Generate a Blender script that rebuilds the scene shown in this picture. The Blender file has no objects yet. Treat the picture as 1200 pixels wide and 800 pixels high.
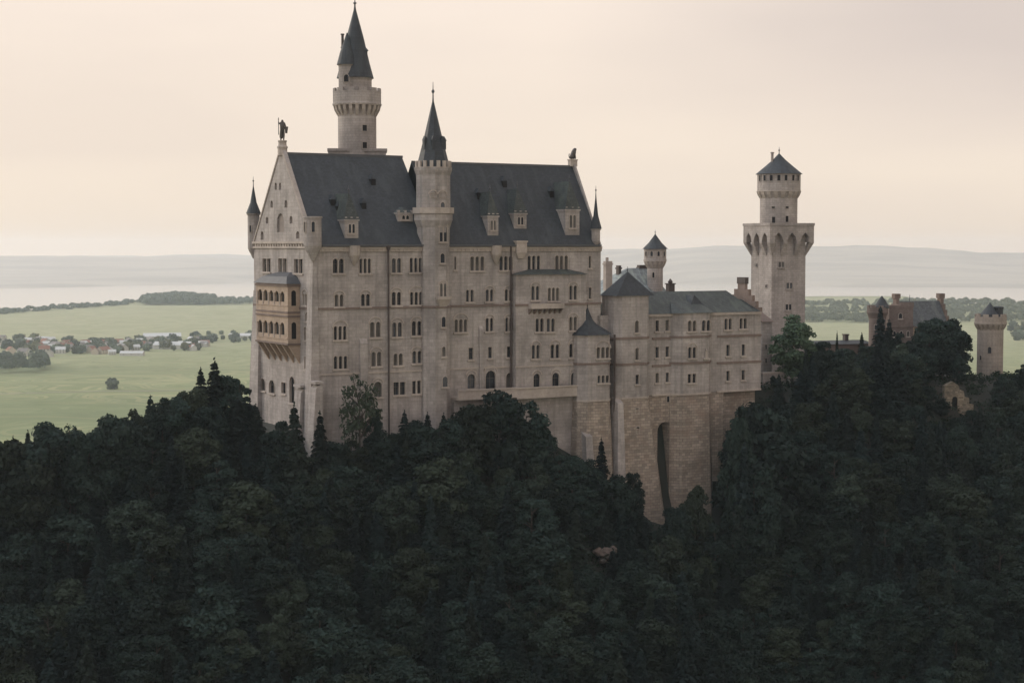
import bpy, math, random
import numpy as np
from mathutils import Vector, Matrix
from mathutils.geometry import delaunay_2d_cdt

R = math.radians
sc = bpy.context.scene
COL = sc.collection
rnd = random.Random(7)

# ------------------------------------------------------------------ camera, sky, sun, exposure
CAM_Z = 170.0
FPX = 1980.0
PITCH = math.atan(112 / FPX)
cam_d = bpy.data.cameras.new('camera')
cam = bpy.data.objects.new('camera', cam_d)
COL.objects.link(cam)
cam.location = (0, 0, CAM_Z)
cam.rotation_euler = (R(90) - PITCH, 0, 0)
cam_d.sensor_width = 36
cam_d.lens = 36 * FPX / 1200
cam_d.clip_start = 1
cam_d.clip_end = 60000
sc.camera = cam

SUN_AZ, SUN_EL = R(-62), R(16)          # azimuth from +Y (ahead), negative = towards the west side of the view
world = bpy.data.worlds.new('World')
sc.world = world
world.use_nodes = True
wn, wl = world.node_tree.nodes, world.node_tree.links
wn.clear()
out = wn.new('ShaderNodeOutputWorld')
bg = wn.new('ShaderNodeBackground')
bg.inputs['Strength'].default_value = 0.1
sky = wn.new('ShaderNodeTexSky')
sky.sky_type = 'NISHITA'
sky.sun_disc = False
sky.sun_elevation = SUN_EL
sky.sun_rotation = SUN_AZ
sky.air_density = 1.5
sky.dust_density = 4
tc = wn.new('ShaderNodeTexCoord')
sep = wn.new('ShaderNodeSeparateXYZ')
wl.new(tc.outputs['Generated'], sep.inputs[0])
ramp = wn.new('ShaderNodeValToRGB')     # cloud deck: warm near the horizon, grey blue overhead
e = ramp.color_ramp.elements
e[0].position = 0.0; e[0].color = (0.83, 0.715, 0.60, 1)
e[1].position = 1.0; e[1].color = (1.55, 1.75, 2.0, 1)
for p, c in ((0.04, (0.87, 0.755, 0.635, 1)), (0.14, (0.89, 0.77, 0.675, 1)), (0.26, (0.92, 0.86, 0.80, 1))):
    x = e.new(p); x.color = c
wl.new(sep.outputs['Z'], ramp.inputs[0])
mp = wn.new('ShaderNodeMapping')
mp.inputs['Scale'].default_value = (1.2, 1.2, 5.5)
mp.inputs['Location'].default_value = (0.3, 0.1, 0.2)
wl.new(tc.outputs['Generated'], mp.inputs[0])
noi = wn.new('ShaderNodeTexNoise')
noi.inputs['Scale'].default_value = 2.6
noi.inputs['Detail'].default_value = 4
noi.inputs['Roughness'].default_value = 0.45
wl.new(mp.outputs[0], noi.inputs['Vector'])
# the cloud bank gets thicker (greyer) towards the east of the view
thick = wn.new('ShaderNodeMapRange')
thick.inputs['From Min'].default_value = 0.02
thick.inputs['From Max'].default_value = 0.42
wl.new(sep.outputs['X'], thick.inputs['Value'])
high = wn.new('ShaderNodeMapRange')
high.inputs['From Min'].default_value = 0.05
high.inputs['From Max'].default_value = 0.16
wl.new(sep.outputs['Z'], high.inputs['Value'])
mul = wn.new('ShaderNodeMath'); mul.operation = 'MULTIPLY'
wl.new(thick.outputs[0], mul.inputs[0]); wl.new(high.outputs[0], mul.inputs[1])
nr = wn.new('ShaderNodeMapRange')
nr.inputs['From Min'].default_value = 0.36
nr.inputs['From Max'].default_value = 0.68
wl.new(noi.outputs['Fac'], nr.inputs['Value'])
m2 = wn.new('ShaderNodeMath'); m2.operation = 'MULTIPLY_ADD'
m2.inputs[1].default_value = 0.34
wl.new(nr.outputs[0], m2.inputs[0]); 
m3 = wn.new('ShaderNodeMath'); m3.operation = 'MULTIPLY'; m3.inputs[1].default_value = 2.0
wl.new(mul.outputs[0], m3.inputs[0]); wl.new(m3.outputs[0], m2.inputs[2])
cl = wn.new('ShaderNodeMix'); cl.data_type = 'RGBA'; cl.clamp_factor = True
wl.new(m2.outputs[0], cl.inputs[0])
wl.new(ramp.outputs[0], cl.inputs[6])
cl.inputs[7].default_value = (0.66, 0.575, 0.53, 1)
x10 = wn.new('ShaderNodeVectorMath'); x10.operation = 'SCALE'; x10.inputs['Scale'].default_value = 11.5
wl.new(cl.outputs[2], x10.inputs[0])
mix = wn.new('ShaderNodeMix'); mix.data_type = 'RGBA'; mix.inputs[0].default_value = 0.93
wl.new(sky.outputs[0], mix.inputs[6]); wl.new(x10.outputs[0], mix.inputs[7])
wl.new(mix.outputs[2], bg.inputs['Color'])
wl.new(bg.outputs[0], out.inputs['Surface'])

sun_d = bpy.data.lights.new('sun', 'SUN')
sun_d.energy = 1.5
sun_d.angle = R(14)
sun_d.color = (1.0, 0.90, 0.78)
sun = bpy.data.objects.new('sun', sun_d)
COL.objects.link(sun)
to_sun = Vector((math.sin(SUN_AZ) * math.cos(SUN_EL), math.cos(SUN_AZ) * math.cos(SUN_EL), math.sin(SUN_EL)))
sun.rotation_euler = to_sun.to_track_quat('Z', 'Y').to_euler()

sc.view_settings.view_transform = 'Standard'
sc.view_settings.look = 'None'
sc.view_settings.exposure = 0.0
sc.view_settings.gamma = 1.0
sc.cycles.max_bounces = 5
sc.cycles.diffuse_bounces = 3
sc.cycles.volume_bounces = 1
sc.cycles.use_denoising = True

# ------------------------------------------------------------------ photograph measures -> places in the world
CAM = Vector((0, 0, CAM_Z))
FW = Vector((0, math.cos(PITCH), -math.sin(PITCH)))
UP = Vector((0, math.sin(PITCH), math.cos(PITCH)))


def ray(px, py):
    return FW + Vector((1, 0, 0)) * ((px - 600) / FPX) + UP * (-(py - 400) / FPX)


def at_depth(px, py, y):
    d = ray(px, py)
    return CAM + d * (y / d.y)


def at_plain(px, py, z=0.0):
    d = ray(px, py)
    return CAM + d * ((z - CAM_Z) / d.z)


class Frame:
    """A building's own axes: X along its south front, Y into the building, Z up."""
    def __init__(self, x, y, th):
        self.o = Vector((x, y, 0)); self.th = th
        self.u = Vector((math.cos(th), math.sin(th), 0)); self.v = Vector((-math.sin(th), math.cos(th), 0))

    def S(self, px, py, c=0.0):
        d = ray(px, py); k = (c - (CAM - self.o).dot(self.v)) / d.dot(self.v)
        p = CAM + d * k
        return (p - self.o).dot(self.u), p.z

    def W(self, px, py, c=0.0):
        d = ray(px, py); k = (c - (CAM - self.o).dot(self.u)) / d.dot(self.u)
        p = CAM + d * k
        return (p - self.o).dot(self.v), p.z

    def at(self, s, y, z=0.0):
        return self.o + self.u * s + self.v * y + Vector((0, 0, z))

    def loc(self, p):
        d = p - self.o
        return d.dot(self.u), d.dot(self.v)


A = Frame(-38.8, 330.0, R(31))

# ------------------------------------------------------------------ helpers: objects
def put(o, parent=None):
    COL.objects.link(o)
    if parent is not None:
        o.parent = parent
    return o


def tag(o, label=None, cat=None, group=None, kind=None):
    if label: o['label'] = label
    if cat: o['category'] = cat
    if group: o['group'] = group
    if kind: o['kind'] = kind
    return o


def empty(name, loc, rz=0.0):
    o = bpy.data.objects.new(name, None)
    o.empty_display_size = 1
    o.location = loc
    o.rotation_euler = (0, 0, rz)
    return put(o)


class MB:
    def __init__(self):
        self.v = []; self.f = []; self.mi = []

    def add(self, vs, fs, mi=0):
        b = len(self.v)
        self.v += [tuple(p) for p in vs]
        for f in fs:
            self.f.append([i + b for i in f]); self.mi.append(mi)

    def poly(self, pts, mi=0):
        self.add(pts, [list(range(len(pts)))], mi)

    def box(self, x0, x1, y0, y1, z0, z1, mi=0):
        self.add([(x0, y0, z0), (x1, y0, z0), (x1, y1, z0), (x0, y1, z0), (x0, y0, z1), (x1, y0, z1), (x1, y1, z1), (x0, y1, z1)],
                 [(0, 3, 2, 1), (4, 5, 6, 7), (0, 1, 5, 4), (1, 2, 6, 5), (2, 3, 7, 6), (3, 0, 4, 7)], mi)

    def prism(self, bot, z0, top, z1, mi=0, cap0=True, cap1=True, skip=()):
        n = len(bot)
        z0 = [z0] * n if not hasattr(z0, '__len__') else z0
        z1 = [z1] * n if not hasattr(z1, '__len__') else z1
        vs = [(p[0], p[1], z) for p, z in zip(bot, z0)] + [(p[0], p[1], z) for p, z in zip(top, z1)]
        fs = [(i, (i + 1) % n, n + (i + 1) % n, n + i) for i in range(n) if i not in skip]
        if cap0: fs.append(tuple(range(n - 1, -1, -1)))
        if cap1: fs.append(tuple(range(n, 2 * n)))
        self.add(vs, fs, mi)

    def lathe(self, cx, cy, prof, n=24, rot=0.0, mi=0, caps=True, sx=1.0):
        vs = []
        for r, z in prof:
            for i in range(n):
                a = rot + 2 * math.pi * i / n
                vs.append((cx + r * math.sin(a) * sx, cy - r * math.cos(a), z))
        fs = []
        for k in range(len(prof) - 1):
            for i in range(n):
                j = (i + 1) % n
                fs.append((k * n + i, k * n + j, (k + 1) * n + j, (k + 1) * n + i))
        if caps:
            fs.append(tuple(range(n - 1, -1, -1)))
            fs.append(tuple(range((len(prof) - 1) * n, len(prof) * n)))
        self.add(vs, fs, mi)

    def tube(self, p0, p1, r0, r1, n=7, mi=0):
        p0, p1 = Vector(p0), Vector(p1)
        d = (p1 - p0).normalized()
        t = d.orthogonal().normalized(); b = d.cross(t)
        vs = []
        for p, r in ((p0, r0), (p1, r1)):
            for i in range(n):
                a = 2 * math.pi * i / n
                vs.append(p + (t * math.cos(a) + b * math.sin(a)) * r)
        fs = [(i, (i + 1) % n, n + (i + 1) % n, n + i) for i in range(n)] + [tuple(range(n - 1, -1, -1)), tuple(range(n, 2 * n))]
        self.add(vs, fs, mi)

    def build(self, name, mats, parent=None, label=None, smooth=False):
        if not isinstance(mats, (list, tuple)): mats = [mats]
        me = bpy.data.meshes.new(name)
        me.from_pydata(self.v, [], self.f)
        for m in mats: me.materials.append(m)
        me.polygons.foreach_set('material_index', self.mi)
        uv = me.uv_layers.new(name='UVMap')
        co = me.vertices
        for p in me.polygons:
            n = p.normal
            h = Vector((-n.y, n.x, 0))
            if h.length < 0.25:
                for li in p.loop_indices:
                    c = co[me.loops[li].vertex_index].co
                    uv.data[li].uv = (c.x, c.y)
            else:
                h.normalize()
                w = n.cross(h)
                for li in p.loop_indices:
                    c = co[me.loops[li].vertex_index].co
                    uv.data[li].uv = (c.dot(h), c.dot(w) * (1 if w.z > 0 else -1))
        if smooth:
            me.polygons.foreach_set('use_smooth', [True] * len(me.polygons))
        o = bpy.data.objects.new(name, me)
        put(o, parent)
        if parent is not None and parent.parent is None:
            o.location = (0, 0, -parent.location.z)        # walls are written with true heights
        if label: o['label'] = label
        return o


def facade(mb, outline, holes, mp, mi=0):
    """A flat wall with its openings cut out. outline / holes: lists of (a, z)."""
    pts, edges = [], []
    for loop in [outline] + holes:
        b = len(pts)
        pts += [Vector(p) for p in loop]
        edges += [(b + i, b + (i + 1) % len(loop)) for i in range(len(loop))]
    vs, _e, fs, *_ = delaunay_2d_cdt(pts, edges, [], 0, 1e-5)

    def inside(c, loop):
        r = False
        for i in range(len(loop)):
            (x0, y0), (x1, y1) = loop[i - 1], loop[i]
            if (y0 > c[1]) != (y1 > c[1]) and c[0] < (x1 - x0) * (c[1] - y0) / (y1 - y0) + x0:
                r = not r
        return r
    keep = []
    for f in fs:
        c = sum((vs[i] for i in f), Vector((0, 0))) / len(f)
        if inside(c, outline) and not any(inside(c, h) for h in holes):
            keep.append(list(f))
    mb.add([mp(v[0], v[1], 0) for v in vs], keep, mi)


def arch(a0, a1, z0, z1, n=6, pointed=False):
    w = (a1 - a0) / 2; c = (a0 + a1) / 2
    if pointed:
        zs = z1 - 1.5 * w
        return [(a0, z0), (a1, z0), (a1, zs), (c + 0.62 * w, zs + 0.9 * w), (c, z1), (c - 0.62 * w, zs + 0.9 * w), (a0, zs)]
    zs = z1 - min(w, (z1 - z0) * .6)
    return [(a0, z0), (a1, z0)] + [(c + w * math.cos(math.pi * i / n), zs + (z1 - zs) * math.sin(math.pi * i / n)) for i in range(n + 1)]


def rect(a0, a1, z0, z1):
    return [(a0, z0), (a1, z0), (a1, z1), (a0, z1)]


def lights(a0, a1, z0, z1, n, style):
    gap = 0.26 if n > 1 else 0
    w = (a1 - a0 - gap * (n - 1)) / n
    fn = {'a': arch, 'r': rect}[style]
    return [fn(a0 + i * (w + gap), a0 + i * (w + gap) + w, z0, z1) for i in range(n)]


def window(parent, mp, a0, a1, z0, z1, n=2, style='a', hood=False, sill=True, pane=None, depth=0.45, proud=0.0, frame_mat=None, bars=True):
    """Reveal, surround, sill and hood in stone with glass at the back. proud > 0 sets the whole window on an unpierced wall."""
    mb, gl = MB(), MB()
    back = depth if not proud else -0.03
    lip = -0.09 - (0.08 if proud else 0)
    for loop in lights(a0, a1, z0, z1, n, style):
        k = len(loop)
        ca = sum(p[0] for p in loop) / k; cz = (max(p[1] for p in loop) + min(p[1] for p in loop)) / 2
        ha = max(p[0] for p in loop) - ca; hz = max(p[1] for p in loop) - cz
        g = 0.12
        big = [(ca + (p[0] - ca) * (1 + g / ha), cz + (p[1] - cz) * (1 + g / hz)) for p in loop]
        vs = [mp(a, z, lip) for a, z in loop] + [mp(a, z, back) for a, z in loop] + [mp(a, z, lip) for a, z in big] + [mp(a, z, 0.04) for a, z in big]
        fs = []
        for i in range(k):
            j = (i + 1) % k
            fs += [(i, j, k + j, k + i), (i, 2 * k + i, 2 * k + j, j), (2 * k + i, 3 * k + i, 3 * k + j, 2 * k + j)]
        mb.add(vs, fs)
        gl.poly([mp(a, z, back - 0.012) for a, z in loop])
        if bars:                                                   # casement bars in front of the glass
            w = 0.045
            q = back - 0.05
            zb = z0 + (z1 - z0) * 0.62
            gl.add([mp(ca - w, z0 + .02, q), mp(ca + w, z0 + .02, q), mp(ca + w, z1 - .1, q), mp(ca - w, z1 - .1, q)], [(0, 1, 2, 3)], 1)
            gl.add([mp(ca - ha, zb - w, q - .006), mp(ca + ha, zb - w, q - .006), mp(ca + ha, zb + w, q - .006), mp(ca - ha, zb + w, q - .006)], [(0, 1, 2, 3)], 1)

    def bx(b0, b1, y0, y1, d0, d1):
        vs = [mp(a, z, d) for d in (d0, d1) for a, z in ((b0, y0), (b1, y0), (b1, y1), (b0, y1))]
        mb.add(vs, [(0, 1, 2, 3), (7, 6, 5, 4), (0, 4, 5, 1), (1, 5, 6, 2), (2, 6, 7, 3), (3, 7, 4, 0)])
    if sill:
        bx(a0 - .3, a1 + .3, z0 - .36, z0 - .1, -.3, .05)
    if hood:
        w = (a1 - a0) / 2 + .15; c = (a0 + a1) / 2; zs = z1 - .25
        vs, m = [], 10
        for i in range(m + 1):
            t = math.pi * i / m
            for rr, d in ((w, .02), (w, -.17), (w + .26, -.17), (w + .26, .02)):
                vs.append(mp(c + rr * math.cos(t), zs + rr * .82 * math.sin(t), d))
        fs = [(4 * i + q, 4 * i + (q + 1) % 4, 4 * i + 4 + (q + 1) % 4, 4 * i + 4 + q) for i in range(m) for q in range(4)]
        mb.add(vs, fs)
    o = mb.build('window', frame_mat or M['trim'], parent)
    gl.build('pane', [pane if pane and pane is not M['glass'] else M[rnd.choice(('glass', 'glass', 'glass', 'glass_sky', 'glass_curtain'))], M['casement']], o)
    return o


def south(c=0.0):
    return lambda a, z, d=0.0: (a, c + d, z)


def west(c=0.0):
    return lambda a, z, d=0.0: (c + d, a, z)


def edge_map(p0, p1):
    """Map for a wall that runs from p0 to p1 (plan), outside on the right-hand side."""
    d = Vector((p1[0] - p0[0], p1[1] - p0[1])); d.normalize()
    n = Vector((-d.y, d.x))
    return lambda a, z, q=0.0: (p0[0] + d.x * a + n.x * q, p0[1] + d.y * a + n.y * q, z)


def round_map(r, az, cx=0.0, cy=0.0):
    n = (math.sin(az), -math.cos(az)); t = (math.cos(az), math.sin(az))
    return lambda a, z, q=0.0: (cx + n[0] * (r - q) + t[0] * a, cy + n[1] * (r - q) + t[1] * a, z)


def battlements(mb, cx, cy, r, z, h, n, th=0.5, frac=0.55):
    mb.lathe(cx, cy, [(r - th, z - .12), (r + .02, z - .12), (r + .02, z - .02), (r - th, z - .02), (r - th, z - .12)], 24, caps=False)
    for i in range(n):
        a = 2 * math.pi * (i + .5) / n; w = math.pi / n * frac
        pts = []
        for q, rr in ((-w, r), (w, r), (w, r - th), (-w, r - th)):
            pts.append((cx + rr * math.sin(a + q), cy - rr * math.cos(a + q)))
        mb.prism(pts, z - 0.03, pts, z + h)


def corbels(mb, cx, cy, r0, r1, z0, z1, n, frac=0.5):
    """Wedges that widen from r0 at z0 to r1 at z1 all round a tower."""
    mb.lathe(cx, cy, [(r0 - .3, z1 - .1), (r1 + .04, z1 - .1), (r1 + .04, z1 + .12), (r0 - .3, z1 + .12), (r0 - .3, z1 - .1)], 28, caps=False)
    for i in range(n):
        a = 2 * math.pi * i / n; w = math.pi / n * frac
        P = lambda rr, q: (cx + rr * math.sin(a + q), cy - rr * math.cos(a + q))
        bot = [P(r0 + .08, -w), P(r0 + .08, w), P(r0 - .3, w), P(r0 - .3, -w)]
        top = [P(r1, -w), P(r1, w), P(r0 - .3, w), P(r0 - .3, -w)]
        zm = z0 + (z1 - z0) * .55
        mb.prism(bot, z0, [P(r0 + (r1 - r0) * .75, -w), P(r0 + (r1 - r0) * .75, w), bot[2], bot[3]], zm, cap1=False)
        mb.prism([P(r0 + (r1 - r0) * .75, -w), P(r0 + (r1 - r0) * .75, w), bot[2], bot[3]], zm, top, z1, cap0=False)


def finial(parent, cx, cy, z, h, r=0.09, ball=0.32):
    mb = MB()
    mb.lathe(cx, cy, [(r * 2.2, z - .4), (r * 1.4, z + h * .2), (r * 1.2, z + h * .42), (ball * .8, z + h * .47), (ball, z + h * .52), (ball * .8, z + h * .57),
                      (r, z + h * .62), (r * .8, z + h * .75), (r * .5, z + h)], 8)
    return mb.build('finial', M['lead'], parent, smooth=True)


# ------------------------------------------------------------------ materials
def new_mat(name):
    m = bpy.data.materials.new(name); m.use_nodes = True
    nt = m.node_tree
    b = nt.nodes['Principled BSDF']
    return m, nt.nodes, nt.links, b


def mixc(n, l, fac, a, b, blend='MIX'):
    x = n.new('ShaderNodeMix'); x.data_type = 'RGBA'; x.blend_type = blend; x.clamp_factor = True
    for sock, val in ((0, fac), (6, a), (7, b)):
        if hasattr(val, 'links'): l.new(val, x.inputs[sock])
        elif isinstance(val, (int, float)): x.inputs[sock].default_value = val
        else: x.inputs[sock].default_value = (*val, 1)
    return x.outputs[2]


def noise(n, l, vec, scale, detail=4, rough=.55):
    x = n.new('ShaderNodeTexNoise')
    x.inputs['Scale'].default_value = scale; x.inputs['Detail'].default_value = detail; x.inputs['Roughness'].default_value = rough
    l.new(vec, x.inputs['Vector'])
    return x.outputs['Fac']


def mrange(n, l, v, a, b, c=0.0, d=1.0):
    x = n.new('ShaderNodeMapRange')
    x.inputs['From Min'].default_value = a; x.inputs['From Max'].default_value = b
    x.inputs['To Min'].default_value = c; x.inputs['To Max'].default_value = d
    l.new(v, x.inputs['Value'])
    return x.outputs[0]


def mapping(n, l, vec, scale):
    x = n.new('ShaderNodeMapping'); x.inputs['Scale'].default_value = scale
    l.new(vec, x.inputs['Vector'])
    return x.outputs[0]


def stone(name, base, bw=1.1, bh=.5, mortar=.9, var=.12, streak=.25, bump=.25, rough=.9, tint=None, blotch=.25):
    m, n, l, b = new_mat(name)
    t = n.new('ShaderNodeTexCoord')
    br = n.new('ShaderNodeTexBrick')
    br.inputs['Scale'].default_value = 1; br.inputs['Brick Width'].default_value = bw; br.inputs['Row Height'].default_value = bh
    br.inputs['Mortar Size'].default_value = .035; br.inputs['Mortar Smooth'].default_value = .3; br.inputs['Bias'].default_value = 0
    br.offset = .5
    l.new(t.outputs['UV'], br.inputs['Vector'])
    br.inputs['Color1'].default_value = (*[c * (1 + var) for c in base], 1)
    br.inputs['Color2'].default_value = (*[c * (1 - var) for c in base], 1)
    br.inputs['Mortar'].default_value = (*[c * mortar for c in base], 1)
    big = mrange(n, l, noise(n, l, t.outputs['Object'], .16, 5, .6), .32, .68, 1 - blotch, 1 + blotch * .5)
    c = mixc(n, l, 1.0, br.outputs['Color'], big, 'MULTIPLY')
    st = noise(n, l, mapping(n, l, t.outputs['Object'], (.9, .9, .05)), 1.0, 4, .6)
    c = mixc(n, l, mrange(n, l, st, .47, .68, 0, streak), c, [x * .45 for x in base])
    fine = mrange(n, l, noise(n, l, t.outputs['Object'], 1.7, 3, .6), .3, .7, .9, 1.08)
    c = mixc(n, l, 1.0, c, fine, 'MULTIPLY')
    if tint:
        c = mixc(n, l, mrange(n, l, noise(n, l, t.outputs['Object'], .35, 3), .5, .7, 0, .6), c, tint)
    l.new(c, b.inputs['Base Color'])
    b.inputs['Roughness'].default_value = rough
    bp = n.new('ShaderNodeBump'); bp.inputs['Strength'].default_value = bump; bp.inputs['Distance'].default_value = .12
    l.new(br.outputs['Fac'], bp.inputs['Height']); bp.invert = True
    l.new(bp.outputs[0], b.inputs['Normal'])
    return m


def slate(name, base, row=.45, rough=.65, var=.3):
    m, n, l, b = new_mat(name)
    t = n.new('ShaderNodeTexCoord')
    br = n.new('ShaderNodeTexBrick')
    br.inputs['Scale'].default_value = 1; br.inputs['Brick Width'].default_value = .6; br.inputs['Row Height'].default_value = row
    br.inputs['Mortar Size'].default_value = .03
    l.new(t.outputs['UV'], br.inputs['Vector'])
    br.inputs['Color1'].default_value = (*[c * (1 + var) for c in base], 1)
    br.inputs['Color2'].default_value = (*[c * (1 - var) for c in base], 1)
    br.inputs['Mortar'].default_value = (*[c * .5 for c in base], 1)
    big = mrange(n, l, noise(n, l, t.outputs['Object'], .12, 5, .65), .3, .7, .72, 1.3)
    c = mixc(n, l, 1.0, br.outputs['Color'], big, 'MULTIPLY')
    st = noise(n, l, mapping(n, l, t.outputs['Object'], (.7, .25, .12)), 1.0, 4, .6)
    c = mixc(n, l, mrange(n, l, st, .5, .66, 0, .6), c, (base[0] * 2.0, base[1] * 2.0, base[2] * 1.7))
    l.new(c, b.inputs['Base Color'])
    b.inputs['Roughness'].default_value = rough
    bp = n.new('ShaderNodeBump'); bp.inputs['Strength'].default_value = .3; bp.inputs['Distance'].default_value = .06
    l.new(br.outputs['Fac'], bp.inputs['Height']); bp.invert = True
    l.new(bp.outputs[0], b.inputs['Normal'])
    return m


def plain(name, base, rough=.8, var=.15, scale=.5, spec=.3):
    m, n, l, b = new_mat(name)
    t = n.new('ShaderNodeTexCoord')
    f = mrange(n, l, noise(n, l, t.outputs['Object'], scale), .3, .7, 1 - var, 1 + var)
    l.new(mixc(n, l, 1.0, base, f, 'MULTIPLY'), b.inputs['Base Color'])
    b.inputs['Roughness'].default_value = rough
    b.inputs['Specular IOR Level'].default_value = spec
    return m


def leaf(name, c1, c2, transl=.25):
    m, n, l, b = new_mat(name)
    t = n.new('ShaderNodeTexCoord'); oi = n.new('ShaderNodeObjectInfo')
    f = mrange(n, l, noise(n, l, t.outputs['Object'], .8, 3), .3, .7)
    c = mixc(n, l, f, c1, c2)
    c = mixc(n, l, mrange(n, l, oi.outputs['Random'], .55, 1, 0, .55), c, (c2[0] * 1.45, c2[1] * 1.12, c2[2] * .75))
    k = mrange(n, l, noise(n, l, oi.outputs['Location'], 3.7, 1), .3, .7, .5, 1.5)
    c = mixc(n, l, 1.0, c, k, 'MULTIPLY')
    l.new(c, b.inputs['Base Color'])
    b.inputs['Roughness'].default_value = .75
    b.inputs['Specular IOR Level'].default_value = .12
    tr = n.new('ShaderNodeBsdfTranslucent')
    l.new(c, tr.inputs['Color'])
    ms = n.new('ShaderNodeMixShader'); ms.inputs[0].default_value = transl
    l.new(b.outputs[0], ms.inputs[1]); l.new(tr.outputs[0], ms.inputs[2])
    l.new(ms.outputs[0], n['Material Output'].inputs['Surface'])
    return m


M = {}
M['wall'] = stone('limestone', (.338, .298, .276), 1.5, .7, .78, .08, .5, .3, blotch=.36)
M['trim'] = stone('dressed_stone', (.37, .315, .275), 2.0, .8, .95, .04, .15, .05)
M['band'] = stone('dark_brown_stone', (.17, .125, .105), 2.0, .8, .95, .08, .2, .05)
M['ashlar'] = stone('rough_ashlar', (.30, .245, .20), 1.25, .62, .5, .24, .3, .8, tint=(.22, .16, .125))
M['warm'] = stone('warm_sandstone', (.35, .265, .20), 1.0, .5, .9, .07, .2, .1)
M['tower'] = stone('tower_limestone', (.35, .305, .28), 1.1, .55, .74, .1, .4, .3, blotch=.3)
M['gate'] = stone('gate_stone', (.285, .24, .205), 1.0, .5, .85, .08, .35, .2)
M['brick'] = stone('red_brick', (.155, .12, .106), .6, .3, 1.1, .15, .2, .15)
M['ruin'] = stone('old_yellow_stone', (.22, .178, .128), .8, .45, .5, .35, .5, .9, blotch=.5)
M['slate'] = slate('slate', (.019, .0225, .028))
M['slate_green'] = slate('green_slate', (.035, .041, .039))
M['sheet'] = slate('weathered_sheet', (.16, .175, .175), 1.2)
M['slate_grey'] = slate('grey_slate', (.06, .064, .068))
M['lead'] = plain('lead', (.07, .07, .075), .5)
M['pipe'] = plain('rusty_pipe', (.06, .045, .04), .6)
M['bronze'] = plain('bronze', (.07, .06, .055), .55)
M['casement'] = plain('window_bars', (.09, .075, .065), .7)
M['niche'] = plain('niche_plaster', (.21, .175, .155), .9)
M['blind'] = plain('pale_blind', (.55, .58, .58), .6)
m, n, l, b = new_mat('glass'); M['glass'] = m
t = n.new('ShaderNodeTexCoord')
l.new(mixc(n, l, mrange(n, l, noise(n, l, t.outputs['Object'], .25, 2), .35, .65), (.006, .007, .011), (.02, .023, .03)), b.inputs['Base Color'])
b.inputs['Roughness'].default_value = .25; b.inputs['Specular IOR Level'].default_value = .18
for nm_, c1_, c2_, rg_, sp_ in (('glass_sky', (.02, .024, .03), (.05, .055, .065), .12, .45), ('glass_curtain', (.06, .055, .05), (.11, .10, .09), .4, .2)):
    m, n, l, b = new_mat(nm_); M[nm_] = m
    t = n.new('ShaderNodeTexCoord')
    l.new(mixc(n, l, mrange(n, l, noise(n, l, t.outputs['Object'], .5, 2), .35, .65), c1_, c2_), b.inputs['Base Color'])
    b.inputs['Roughness'].default_value = rg_; b.inputs['Specular IOR Level'].default_value = sp_
M['dark'] = plain('interior_shade', (.013, .011, .011), .9)  # near-black colour puts the shade of unlit depths into openings
M['bark'] = plain('bark', (.05, .042, .036), .95, .3, 2)
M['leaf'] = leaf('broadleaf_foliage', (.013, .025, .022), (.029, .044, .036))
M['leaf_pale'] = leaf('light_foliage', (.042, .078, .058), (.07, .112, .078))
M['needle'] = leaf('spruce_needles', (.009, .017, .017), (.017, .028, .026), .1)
M['scrub'] = leaf('undergrowth', (.011, .023, .015), (.021, .036, .022))

# ------------------------------------------------------------------ terrain
ZF = [(-420, -6), (-260, 45), (-140, 100), (-62, 127), (-21, 132), (-8, 127.5), (0, 127.5), (20, 129), (55, 128), (64, 123), (72, 117), (78, 112.5), (100, 111), (107, 117),
      (114, 131), (125, 135), (200, 135), (260, 128), (460, -6)]
ZP = [(-420, -6), (-260, 45), (-140, 100), (-62, 125), (-21, 131), (0, 133), (20, 136), (110, 137), (200, 136), (260, 128), (460, -6)]


def lerp(tab, x):
    return float(np.interp(x, [p[0] for p in tab], [p[1] for p in tab]))


def terr_l(s, w):
    zf, zp = lerp(ZF, s), lerp(ZP, s)
    bump = 1.3 * math.sin(s * .11 + w * .07) + .9 * math.sin(s * .23 - w * .19 + 1.3) + .5 * math.sin(s * .47 + w * .41)
    if w < -1:
        d = -1 - w
        z = zf - (.95 * d if d < 60 else 57 + .8 * (d - 60)) + bump * min(1, d / 8)
    elif w < 4:
        z = zf + (zp - zf) * (w + 1) / 5
    elif w < 45:
        z = zp + .2 * bump
    else:
        z = zp - .75 * (w - 45) + bump
    return max(z, -6.0)


def terr(x, y):
    s, w = A.loc(Vector((x, y, 0)))
    return terr_l(s, w)


m, n, l, b = new_mat('hillside'); M['hillside'] = m
t = n.new('ShaderNodeTexCoord')
c = mixc(n, l, mrange(n, l, noise(n, l, t.outputs['Object'], .22, 5), .4, .6), (.014, .019, .014), (.022, .022, .017))
c = mixc(n, l, mrange(n, l, noise(n, l, t.outputs['Object'], .05, 3), .55, .65), c, (.030, .026, .021))
l.new(c, b.inputs['Base Color']); b.inputs['Roughness'].default_value = 1
vs, fs = [], []
ss = np.concatenate([np.arange(-420, -120, 12), np.arange(-120, 230, 2.5), np.arange(230, 461, 11)])
ws = np.concatenate([np.arange(-260, -75, 8), np.arange(-75, 12, 2.0), np.arange(12, 250, 8)])
for w in ws:
    for s in ss:
        p = A.at(float(s), float(w)); vs.append((p.x, p.y, terr_l(float(s), float(w))))
k = len(ss)
for i in range(len(ws) - 1):
    for j in range(k - 1):
        fs.append((i * k + j, i * k + j + 1, (i + 1) * k + j + 1, (i + 1) * k + j))
mb = MB(); mb.add(vs, fs)
tag(mb.build('castle_hill', M['hillside'], smooth=True), kind='structure')

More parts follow.
